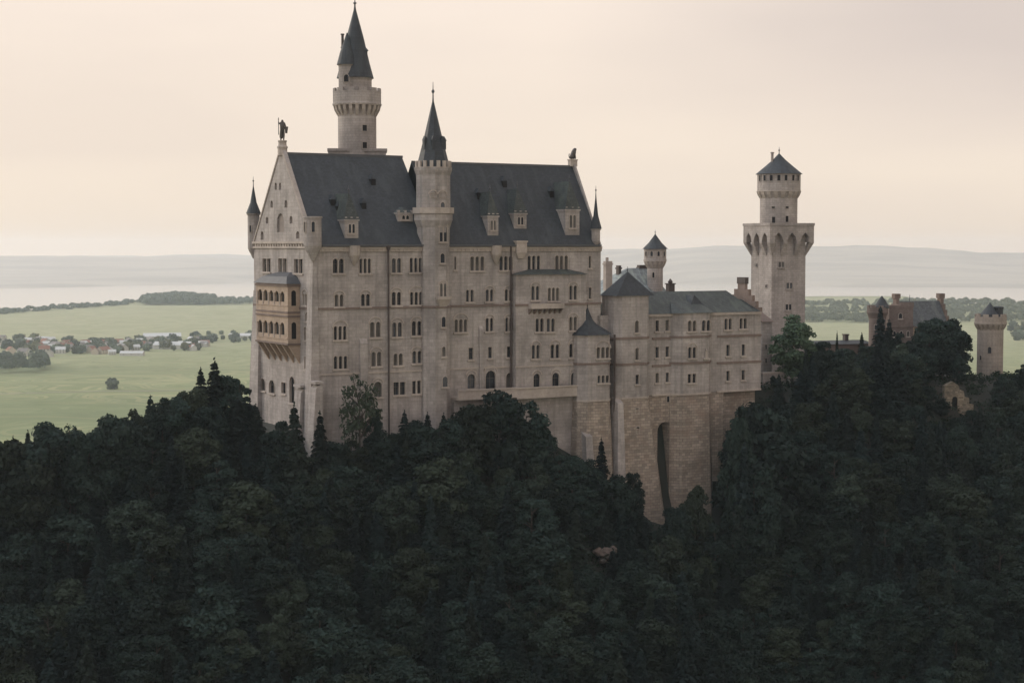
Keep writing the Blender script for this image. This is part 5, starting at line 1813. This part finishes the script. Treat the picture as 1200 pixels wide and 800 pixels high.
B12, S14 = 12.0, 14.0
tips = [
    ('spruce_tree', SP[2], 251, 420, 322, S14, 1.15, 'tallest pointed spruce against the meadow beside the palace west corner'),
    ('spruce_tree', SP[0], 235, 431, 320, S14, 1.15, 'slim spruce just west of the tallest skyline spruce'),
    ('broadleaf_tree', BL[1], 266, 434, 324, B12, .85, 'dark tree squeezed between the tallest skyline spruce and the palace'),
    ('broadleaf_tree', BL[3], 281, 433, 330, B12, .8, 'dark tree touching the west corner of the palace wall'),
    ('broadleaf_tree', LOOSE, 206, 455, 312, B12, .9, 'dense dark rounded tree on the skyline west of the spruces'),
    ('spruce_tree', SP[2], 176, 463, 310, S14, 1.15, 'small pointed spruce on the skyline above the meadow edge'),
    ('broadleaf_tree', BL[7], 157, 475, 306, B12, .8, 'ragged tree between the small pointed spruce and the low bushy tree'),
    ('broadleaf_tree', BL[2], 130, 485, 300, B12, .8, 'low bushy tree on the falling skyline'),
    ('broadleaf_tree', BL[5], 103, 489, 296, B12, .8, 'bushy tree between two skyline gaps above the meadow'),
    ('broadleaf_tree', THIN, 80, 490, 296, B12, .8, 'open twiggy tree showing meadow through its crown'),
    ('broadleaf_tree', LOOSE, 50, 480, 294, B12, .95, 'broad rounded tree rising from the lower end of the skyline'),
    ('broadleaf_tree', BL[4], 8, 512, 288, B12, .9, 'tree at the lowest end of the wooded skyline'),
    ('spruce_tree', SP[2], 375, 482, 321, S14, .95, 'slim spruce in front of the palace corner pier'),
    ('spruce_tree', SP[0], 345, 472, 316, S14, 1.0, 'pointed spruce before the west front below the loggia'),
    ('broadleaf_tree', BL[3], 323, 480, 318, B12, .85, 'dark tree against the foot of the west front'),
    ('broadleaf_tree', THIN, 421, 429, 327, B12, .62, 'thin half bare tree with open branches before the palace wall'),
    ('broadleaf_tree', BL[5], 436, 468, 331, B12, .5, 'small bush-like tree beside the half bare tree'),
    ('spruce_tree', SP[0], 474, 481, 334, S14, 1.2, 'small spruce tip before the downpipe wall'),
    ('spruce_tree', SP[2], 501, 483, 337, S14, 1.1, 'small spruce tip at the stair turret foot'),
    ('spruce_tree', SP[0], 520, 484, 338, S14, 1.1, 'tiny spruce tip between stair turret and large rounded tree'),
    ('broadleaf_tree', BL[2], 585, 457, 342, B12, 1.0, 'largest rounded tree hiding the terrace middle'),
    ('broadleaf_tree', BL[0], 556, 466, 339, B12, .9, 'rounded tree just west of the largest terrace tree'),
    ('broadleaf_tree', BL[4], 617, 466, 346, B12, .85, 'rounded tree just east of the largest terrace tree'),
    ('broadleaf_tree', BL[1], 636, 492, 346, B12, .7, 'low tree under the shaded terrace wall'),
    ('spruce_tree', SP[0], 705, 513, 352, S14, .9, 'small spruce standing before the low side bay'),
    ('broadleaf_tree', BL[5], 742, 545, 352, B12, .6, 'bushy tree at the foot of the tallest bay'),
    ('broadleaf_tree', BL[1], 815, 562, 358, B12, .6, 'leafy tree covering the foot of the middle bay'),
    ('broadleaf_tree', PALE, 929, 366, 402, 14.0, 1.12, 'bright green full tree before the square tower'),
    ('broadleaf_tree', BL[0], 962, 396, 408, B12, .9, 'tree between the bright green tree and the gate turret'),
    ('spruce_tree', SP[1], 1032, 358, 428, S14, 1.0, 'tall dark spruce in front of the gate turret'),
    ('spruce_tree', SP[3], 1010, 390, 426, S14, 1.0, 'dark spruce just west of the gate turret spruce'),
    ('spruce_tree', SP[3], 981, 388, 440, S14, .5, 'tiny spruce tip on the roof line of the long low building'),
    ('broadleaf_tree', LOOSE, 1102, 364, 432, B12, 1.0, 'large spreading tree covering the gatehouse roof east half'),
    ('broadleaf_tree', LOOSE, 1127, 384, 436, B12, .8, 'tree with loose edge between gatehouse and gate tower'),
    ('broadleaf_tree', BL[1], 1077, 386, 428, B12, .85, 'dense tree right before the gatehouse brick wall'),
    ('broadleaf_tree', BL[3], 1197, 421, 424, B12, .9, 'tree beside the gate tower at the picture edge'),
    ('broadleaf_tree', BL[5], 1180, 446, 421, B12, 1.0, 'low tree at the gate tower foot'),
    ('spruce_tree', SP[2], 1042, 374, 427, S14, 1.1, 'bushy spruce crowding the gate turret spruce'),
    ('broadleaf_tree', BL[0], 1090, 371, 429, B12, 1.0, 'dense tree below the gatehouse slate roof'),
    ('broadleaf_tree', BL[2], 1116, 373, 434, B12, .9, 'rounded tree at the east end of the gatehouse roof'),
    ('broadleaf_tree', BL[4], 1057, 388, 424, B12, 1.1, 'broad tree below the gatehouse brick front'),
    ('broadleaf_tree', BL[1], 995, 406, 420, B12, 1.1, 'broad tree below the long low building'),
    ('broadleaf_tree', BL[3], 950, 401, 406, B12, 1.1, 'tree leaning on the bright green tree from the east'),
    ('broadleaf_tree', BL[2], 906, 440, 396, B12, 1.0, 'tree under the low parapet wall by the wing'),
    ('broadleaf_tree', BL[0], 1150, 442, 424, B12, 1.1, 'tree between the stone wall fragment and the gate tower'),
    ('broadleaf_tree', BL[5], 1016, 400, 422, B12, 1.1, 'tree at the foot of the gate turret'),
    ('broadleaf_tree', BL[6], 29, 499, 290, B12, 1.0, 'bushy tree between the lowest skyline tree and the broad rounded one'),
    ('broadleaf_tree', BL[3], 118, 488, 299, B12, 1.0, 'dark bushy tree filling the skyline west of the low bushy tree'),
    ('broadleaf_tree', BL[0], 143, 483, 303, B12, 1.0, 'dark tree next to the ragged skyline tree'),
    ('broadleaf_tree', BL[7], 190, 462, 310, B12, 1.0, 'dark tree in the skyline dip before the dense rounded tree'),
    ('broadleaf_tree', BL[6], 221, 446, 317, B12, 1.0, 'dark tree leaning on the slim skyline spruce'),
    ('broadleaf_tree', BL[6], 1086, 402, 417, B12, 1.1, 'broad tree overlapping the gatehouse foot'),
    ('broadleaf_tree', BL[7], 1124, 415, 420, B12, 1.1, 'tree directly behind the broken stone wall'),
    ('broadleaf_tree', BL[4], 1105, 396, 423, B12, 1.1, 'tree under the spreading gatehouse roof tree'),
    ('broadleaf_tree', BL[0], 1040, 412, 415, B12, 1.2, 'broad tree below the gate turret spruces'),
    ('broadleaf_tree', BL[1], 868, 478, 366, B12, .42, 'tree in the dark hollow under the wing floor'),
    ('broadleaf_tree', BL[4], 877, 467, 371, B12, .5, 'tree close under the east end of the wing'),
    ('broadleaf_tree', BL[0], 889, 462, 376, B12, .85, 'tree at the wing corner beside the low parapet wall'),
    ('broadleaf_tree', BL[5], 884, 530, 362, B12, .7, 'tree below the dark hollow under the wing'),
    ('broadleaf_tree', BL[3], 860, 574, 356, B12, .6, 'small tree at the outer edge of the middle bay foot'),
    ('spruce_tree', SP[1], 872, 516, 360, S14, .7, 'dark spruce beside the masonry of the middle bay'),
    ('broadleaf_tree', BL[2], 899, 500, 370, B12, 1.0, 'full tree beneath the low parapet wall'),
    ('broadleaf_tree', BL[0], 392, 512, 324, B12, 1.0, 'bushy tree between corner pier and half bare tree'),
    ('broadleaf_tree', BL[3], 411, 506, 325, B12, 1.0, 'dark bushy tree under the half bare tree'),
    ('broadleaf_tree', BL[4], 446, 500, 329, B12, 1.0, 'bushy tree just below the palace downpipe'),
    ('broadleaf_tree', BL[1], 463, 503, 331, B12, 1.0, 'bushy tree at the foot of the downpipe wall'),
    ('broadleaf_tree', BL[2], 488, 492, 334, B12, 1.0, 'bushy tree before the west side of the stair turret'),
    ('broadleaf_tree', BL[5], 512, 494, 335, B12, 1.0, 'bushy tree before the stair turret foot'),
    ('broadleaf_tree', BL[0], 533, 485, 338, B12, .9, 'bushy tree under the west end of the terrace'),
    ('broadleaf_tree', BL[3], 655, 524, 344, B12, 1.0, 'dark tree below the shaded terrace wall'),
    ('broadleaf_tree', BL[1], 674, 530, 346, B12, 1.0, 'dark tree at the east end of the terrace wall'),
    ('broadleaf_tree', BL[4], 692, 535, 347, B12, .9, 'dark tree under the low side bay'),
    ('broadleaf_tree', BL[2], 724, 556, 349, B12, .9, 'dark tree between the side bay and the tallest bay'),
    ('broadleaf_tree', BL[5], 762, 606, 350, B12, .8, 'dark tree under the pointed foot of the tallest bay pier'),
    ('broadleaf_tree', BL[0], 793, 588, 354, B12, .7, 'tree before the foot of the arched recess'),
    ('broadleaf_tree', BL[3], 838, 599, 356, B12, .8, 'tree under the middle bay masonry corner'),
]
for t_ in tips:
    tip_tree(*t_)

for px, py, dp, h_, lab in ((1104, 466, 408, 7, 'small bush-like tree at the west foot of the broken stone wall'), (1139, 478, 407, 7, 'small bush-like tree at the east foot of the broken stone wall'), (1121, 487, 405, 6, 'small bush-like tree under the middle of the broken stone wall'),
                            (1006, 628, 0, 8, 'small tree directly under the brown bare rock'), (1022, 640, 0, 8, 'small tree on the east side below the brown bare rock'), (1016, 668, 0, 9, 'tree two crowns below the brown bare rock'), (1000, 655, 0, 9, 'tree down the slope west of the brown bare rock'),
                            (705, 668, 0, 7, 'small tree directly under the reddish bare rock'), (722, 676, 0, 7, 'small tree beside the pale rock splinter'), (744, 700, 0, 8, 'small tree below the pale rock splinter'), (862, 650, 0, 9, 'tree in the hollow west of the brown bare rock slope'), (880, 640, 0, 9, 'leafy tree in the hollow below the middle bay')):
    dp = dp or on_slope(px, py, 5.0).y
    tip_tree('broadleaf_tree', BL[(px + py) % 8], px, py, dp, B12, 1.25, lab)

ENV = [(-60, 530), (0, 517), (20, 505), (100, 497), (150, 489), (190, 474), (230, 450), (285, 448), (297, 470), (318, 474), (340, 498), (350, 522), (361, 536), (372, 522), (388, 512), (430, 507), (455, 506), (500, 496), (530, 488), (560, 470), (610, 468), (632, 492), (655, 527), (690, 536), (720, 552), (745, 566), (764, 612), (778, 618), (790, 580), (830, 572), (842, 606), (858, 606), (862, 580), (870, 520), (894, 466), (912, 432), (940, 408), (1000, 408), (1020, 398), (1050, 400), (1092, 398), (1103, 492), (1143, 494), (1148, 440), (1180, 440), (1200, 430), (1300, 430)]
LAND = [(-200, 'the open meadow'), (296, 'the west front'), (372, 'the west half of the palace'), (500, 'the terrace'), (684, 'the side bay'), (722, 'the arched recess'), (845, 'the cliff edge'), (905, 'the square tower'), (1000, 'the gatehouse'), (1140, 'the gate tower')]
rocks_px = [(711, 650, 9), (735, 681, 4), (755, 742, 4), (1008, 612, 9)]
rr_ = random.Random(21)
cand = []
for row in range(0, 17):
    w_ = 10.0 - row * 5.0
    s_ = -112.0 + rr_.uniform(0, 4)
    while s_ < 232:
        cand.append((s_ + rr_.uniform(-2.3, 2.3), w_ + rr_.uniform(-2.0, 2.0)))
        s_ += 7.3
n_t = {'broadleaf_tree': 0, 'spruce_tree': 0}
for s_, w_ in cand:
    if -8 < s_ < 116 and w_ > -3.5: continue                      # buildings stand here
    if 60 < s_ < 112 and w_ > -9: continue
    if s_ >= 112 and w_ > 9: continue
    p = A.at(s_, w_); g = terr_l(s_, w_) - .4
    if any((p.x - a) ** 2 + (p.y - b_) ** 2 < (r_ * .75) ** 2 for a, b_, r_ in placed): continue
    spruce = rr_.random() < (.46 if s_ < 30 else .36)
    h = rr_.uniform(10, 14.5) if not spruce else rr_.uniform(12, 17)
    pw = 3.6 if not spruce else 2.2
    px, py = project((p.x, p.y, g + h))
    hwp = pw * h / 12 * FPX / p.y
    lim = max(float(np.interp(px + q * hwp, [e_[0] for e_ in ENV], [e_[1] for e_ in ENV])) for q in ((-.85, -.4, 0, .4, .85) if not spruce else (-.3, 0, .3)))
    if py < lim:                                                   # no taller than the skyline allows
        h2 = h - (lim - py) * p.y / FPX
        if h2 < 4.5: continue
        h = h2; px, py = project((p.x, p.y, g + h))
    if py > 806 or px < -70 or px > 1270: continue
    hp_ = project((p.x, p.y, g))[1] - py
    if any(abs(px - a) < hwp * .8 + r_ and py < b_ + r_ * .3 and py + hp_ * .9 > b_ - r_ for a, b_, r_ in rocks_px): continue
    kind = 'spruce_tree' if spruce else 'broadleaf_tree'
    n_t[kind] += 1
    pair = rr_.choice(SP if spruce else BL)
    where = [n_ for x_, n_ in LAND if x_ <= px][-1]
    lvl = py - lim
    band = 'high on the slope' if lvl < 45 else 'halfway down the slope' if lvl < 130 else 'far down the slope' if lvl < 215 else 'lowest on the slope'
    size = ('tall ' if h > 14.3 else 'small ' if h < 9 else '') if spruce else ('tall ' if h > 13 else 'small ' if h < 9 else '')
    lab = f"{size}{'dark pointed spruce' if spruce else 'dark leafy tree'} {band} below {where}"
    wd_ = rr_.uniform(.95, 1.35)
    tree(kind, pair, (p.x, p.y, g), h / (14.0 if spruce else 12.0), wd_, rr_.uniform(0, 6.28), lab)
    note(kind, (p.x, p.y, g), h, wd_ * h / (14.0 if spruce else 12.0))
fills = 0
for py in range(470, 830, 11):                                    # close what gaps are left with younger trees
    for px in range(-30, 1231, 11):
        lim = float(np.interp(px, [e_[0] for e_ in ENV], [e_[1] for e_ in ENV]))
        if py < lim + 26 or hidden(px, py) or any((px - a) ** 2 + (py - b_) ** 2 < (r_ * 2.6) ** 2 for a, b_, r_ in rocks_px): continue
        if 1100 < px < 1146 and py < 500: continue
        q = on_slope(px, py, 4.0)
        h = rr_.uniform(10, 13)
        g = terr(q.x, q.y) - .4
        x_, y_ = project((q.x, q.y, g + h))
        l2 = max(float(np.interp(x_ + e_, [v_[0] for v_ in ENV], [v_[1] for v_ in ENV])) for e_ in (-16, 0, 16))
        if y_ < l2: h -= (l2 - y_) * q.y / FPX
        if h < 4: continue
        spruce = fills % 5 in (0, 2, 4)
        kind = 'spruce_tree' if spruce else 'broadleaf_tree'
        where = [n_ for xx_, n_ in LAND if xx_ <= px][-1]
        lvl = y_ - lim
        band = 'high on the slope' if lvl < 45 else 'halfway down the slope' if lvl < 130 else 'far down the slope' if lvl < 215 else 'lowest on the slope'
        tree(kind, rr_.choice(SP if spruce else BL), (q.x, q.y, g), h / (14.0 if spruce else 12.0), 1.7 if spruce else 1.35, None, f"young {'spruce' if spruce else 'leafy tree'} {band} below {where}")
        note(kind, (q.x, q.y, g), h, (1.7 if spruce else 1.35) * h / (14.0 if spruce else 12.0))
        fills += 1
print('fills', fills)
print('slope trees', n_t)

# undergrowth over the slope
rg = np.random.RandomState(5)
N_ = 8500
S_ = rg.uniform(-115, 238, N_); W__ = rg.uniform(-78, 8, N_)
keep = ~((S_ > -2.5) & (S_ < 113) & (W__ > -2.5)) & ~((S_ > 64) & (S_ < 112) & (W__ > -8))
S_, W__ = S_[keep], W__[keep]
PP, NN, SS = [], [], []
for a, b_ in zip(S_, W__):
    p = A.at(a, b_); r_ = rg.uniform(.6, 1.7); m_ = int(22 * r_)
    d = rg.normal(size=(m_, 3)); d /= np.linalg.norm(d, axis=1, keepdims=True); d[:, 2] = abs(d[:, 2])
    PP.append(np.array([p.x, p.y, terr_l(a, b_) - .3]) + d * r_ * np.array([1.2, 1.2, 1.3]) * rg.uniform(.5, 1.1, (m_, 1))); NN.append(d + rg.normal(size=(m_, 3)) * .6); SS.append(rg.uniform(.22, .42, m_))
P = np.concatenate(PP); Nn = np.concatenate(NN); s_ = np.concatenate(SS)
me = quads('undergrowth', P, Nn, s_, s_ * .65, rg, M['scrub'])
o = bpy.data.objects.new('undergrowth', me); put(o); tag(o, kind='stuff')

# ------------------------------------------------------------------ out on the plain
M['house_wall'] = plain('white_render', (.50, .485, .455), .9, .08)
M['house_wall2'] = plain('cream_render', (.50, .44, .36), .9, .08)
M['tile_roof'] = plain('red_tile_roof', (.24, .12, .085), .9, .15)
M['grey_roof'] = plain('grey_roof', (.22, .20, .19), .9, .15)
M['pale_roof'] = plain('pale_metal_roof', (.50, .50, .49), .6, .06)
M['far_leaf'] = leaf('plain_tree_foliage', (.12, .145, .108), (.16, .185, .135))  # paler than the near foliage; haze softening is part of this colour


def house_mesh(w, d, h, rh_, wall, roof):
    mb = MB()
    mb.box(-w / 2, w / 2, -d / 2, d / 2, -1, h, 0)
    for sg in (-1, 1):
        mb.poly([(sg * w / 2, -d / 2, h), (sg * w / 2, d / 2, h), (sg * w / 2, 0, h + rh_)], 0)
        mb.add([(-w / 2 - .6, sg * (d / 2 + .7), h - .4), (w / 2 + .6, sg * (d / 2 + .7), h - .4), (w / 2 + .6, 0, h + rh_ + .1), (-w / 2 - .6, 0, h + rh_ + .1)], [(0, 1, 2, 3)], 1)
    for i in range(3):
        x = -w / 2 + w * (i + .5) / 3
        for z_ in ((1.2, 2.5), (4.0, 5.3)):
            if z_[1] < h: mb.box(x - .6, x + .6, -d / 2 - .03, -d / 2 + .02, z_[0], z_[1], 2)
    me = bpy.data.meshes.new('house'); me.from_pydata(mb.v, [], mb.f)
    for m_ in (wall, roof, M['glass']): me.materials.append(m_)
    me.polygons.foreach_set('material_index', mb.mi)
    return me


HM = [(house_mesh(13, 10, 6, 4, M['house_wall'], M['tile_roof']), 'white house with a red tiled roof'), (house_mesh(16, 11, 6, 4.5, M['house_wall2'], M['tile_roof']), 'cream house with a red tiled roof'),
      (house_mesh(14, 11, 6.5, 4, M['house_wall'], M['grey_roof']), 'white house with a grey roof'), (house_mesh(12, 9, 5.5, 3.5, M['house_wall'], M['pale_roof']), 'white house with a pale roof')]
HALL = house_mesh(60, 24, 7, 5, M['house_wall'], M['pale_roof'])
rv = random.Random(11)


def plain_obj(kind, me, px, py, label, cat, group=None, sc_=1.0, rz=None):
    p = at_plain(px, py, 0)
    o = bpy.data.objects.new(kind, me); put(o); o.location = p; o.rotation_euler = (0, 0, rv.uniform(0, 3.1) if rz is None else rz); o.scale = (sc_,) * 3
    tag(o, label, cat, group)
    return o


for px, py, lab, sc_ in ((203, 408.5, 'long white hall at the near edge of the distant village', 1.0), (226, 406, 'white hall near the east end of the distant village', .8), (190, 398.5, 'long pale hall at the back of the distant village', 1.1),
                         (155, 416.5, 'low white shed alone in front of the distant village', .6), (284, 396.5, 'pale barn in the meadow beside the palace wall', .8)):
    plain_obj('hall', HALL, px, py, lab, 'hall', 'large halls of the distant village', sc_, rv.uniform(-.3, .3))
for i in range(88):
    u_ = rv.random()
    px = 2 + 245 * u_ + rv.uniform(-6, 6)
    py = 411 - 5 * abs(u_ - .45) + rv.uniform(-6, 5) - (3 if u_ > .6 else 0)
    if px < 60: py = rv.uniform(399, 418)
    q = rv.choice((0, 1, 2, 2, 3, 3))
    place_ = 'in the village part nearest the dark wood' if px < 75 else 'in the middle of the distant village' if px < 165 else 'at the village end towards the castle'
    plain_obj('house', HM[q][0], px, py, HM[q][1] + ' ' + place_, 'house', 'houses of the distant village', rv.uniform(.85, 1.25))


def small_crown(seed, r, h, n_=420):
    rng = np.random.RandomState(seed)
    d = rng.normal(size=(n_, 3)); d /= np.linalg.norm(d, axis=1, keepdims=True)
    lump = 1 + .22 * np.sin(d[:, 0] * 4 + seed) * np.sin(d[:, 1] * 5) + .15 * np.sin(d[:, 2] * 7 + seed)
    P = d * np.array([r, r, h * .48]) * (lump * rng.uniform(.6, 1.0, n_) ** .4)[:, None] + np.array([0, 0, h * .55])
    s_ = rng.uniform(.8, 1.5, n_) * r * .2
    return quads('crown', P, d + rng.normal(size=(n_, 3)) * .4, s_, s_ * .7, rng, M['far_leaf'])


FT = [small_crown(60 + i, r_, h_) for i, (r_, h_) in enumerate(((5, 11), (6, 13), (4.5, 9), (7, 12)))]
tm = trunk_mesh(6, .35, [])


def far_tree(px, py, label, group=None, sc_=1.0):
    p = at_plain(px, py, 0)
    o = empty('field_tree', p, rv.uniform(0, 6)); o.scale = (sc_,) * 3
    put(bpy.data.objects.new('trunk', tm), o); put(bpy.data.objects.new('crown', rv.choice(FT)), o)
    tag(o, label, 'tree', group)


far_tree(131.5, 456, 'single rounded tree alone in the open meadow', None, 1.05)
for i in range(120):
    u_ = rv.random()
    px = 250 * u_ + rv.uniform(-5, 5)
    py = 410 - 5 * abs(u_ - .45) + rv.uniform(-8, 5)
    if 95 < px < 150 and rv.random() < .8: py = rv.uniform(402, 414)
    place_ = 'in the village part nearest the dark wood' if px < 75 else 'in the middle of the distant village' if px < 165 else 'at the village end towards the castle'
    far_tree(px, py, 'rounded tree among houses ' + place_, 'trees of the distant village', rv.uniform(.8, 1.3))
for i in range(26):
    far_tree(rv.uniform(225, 298), rv.uniform(392, 402), 'rounded tree in the loose belt between village and palace', 'trees of the belt beside the palace', rv.uniform(.7, 1.1))
for i in range(22):
    far_tree(rv.uniform(1178, 1230), rv.uniform(382, 400), 'rounded tree in the meadow behind the gate tower', 'trees behind the gate tower', rv.uniform(.8, 1.2))


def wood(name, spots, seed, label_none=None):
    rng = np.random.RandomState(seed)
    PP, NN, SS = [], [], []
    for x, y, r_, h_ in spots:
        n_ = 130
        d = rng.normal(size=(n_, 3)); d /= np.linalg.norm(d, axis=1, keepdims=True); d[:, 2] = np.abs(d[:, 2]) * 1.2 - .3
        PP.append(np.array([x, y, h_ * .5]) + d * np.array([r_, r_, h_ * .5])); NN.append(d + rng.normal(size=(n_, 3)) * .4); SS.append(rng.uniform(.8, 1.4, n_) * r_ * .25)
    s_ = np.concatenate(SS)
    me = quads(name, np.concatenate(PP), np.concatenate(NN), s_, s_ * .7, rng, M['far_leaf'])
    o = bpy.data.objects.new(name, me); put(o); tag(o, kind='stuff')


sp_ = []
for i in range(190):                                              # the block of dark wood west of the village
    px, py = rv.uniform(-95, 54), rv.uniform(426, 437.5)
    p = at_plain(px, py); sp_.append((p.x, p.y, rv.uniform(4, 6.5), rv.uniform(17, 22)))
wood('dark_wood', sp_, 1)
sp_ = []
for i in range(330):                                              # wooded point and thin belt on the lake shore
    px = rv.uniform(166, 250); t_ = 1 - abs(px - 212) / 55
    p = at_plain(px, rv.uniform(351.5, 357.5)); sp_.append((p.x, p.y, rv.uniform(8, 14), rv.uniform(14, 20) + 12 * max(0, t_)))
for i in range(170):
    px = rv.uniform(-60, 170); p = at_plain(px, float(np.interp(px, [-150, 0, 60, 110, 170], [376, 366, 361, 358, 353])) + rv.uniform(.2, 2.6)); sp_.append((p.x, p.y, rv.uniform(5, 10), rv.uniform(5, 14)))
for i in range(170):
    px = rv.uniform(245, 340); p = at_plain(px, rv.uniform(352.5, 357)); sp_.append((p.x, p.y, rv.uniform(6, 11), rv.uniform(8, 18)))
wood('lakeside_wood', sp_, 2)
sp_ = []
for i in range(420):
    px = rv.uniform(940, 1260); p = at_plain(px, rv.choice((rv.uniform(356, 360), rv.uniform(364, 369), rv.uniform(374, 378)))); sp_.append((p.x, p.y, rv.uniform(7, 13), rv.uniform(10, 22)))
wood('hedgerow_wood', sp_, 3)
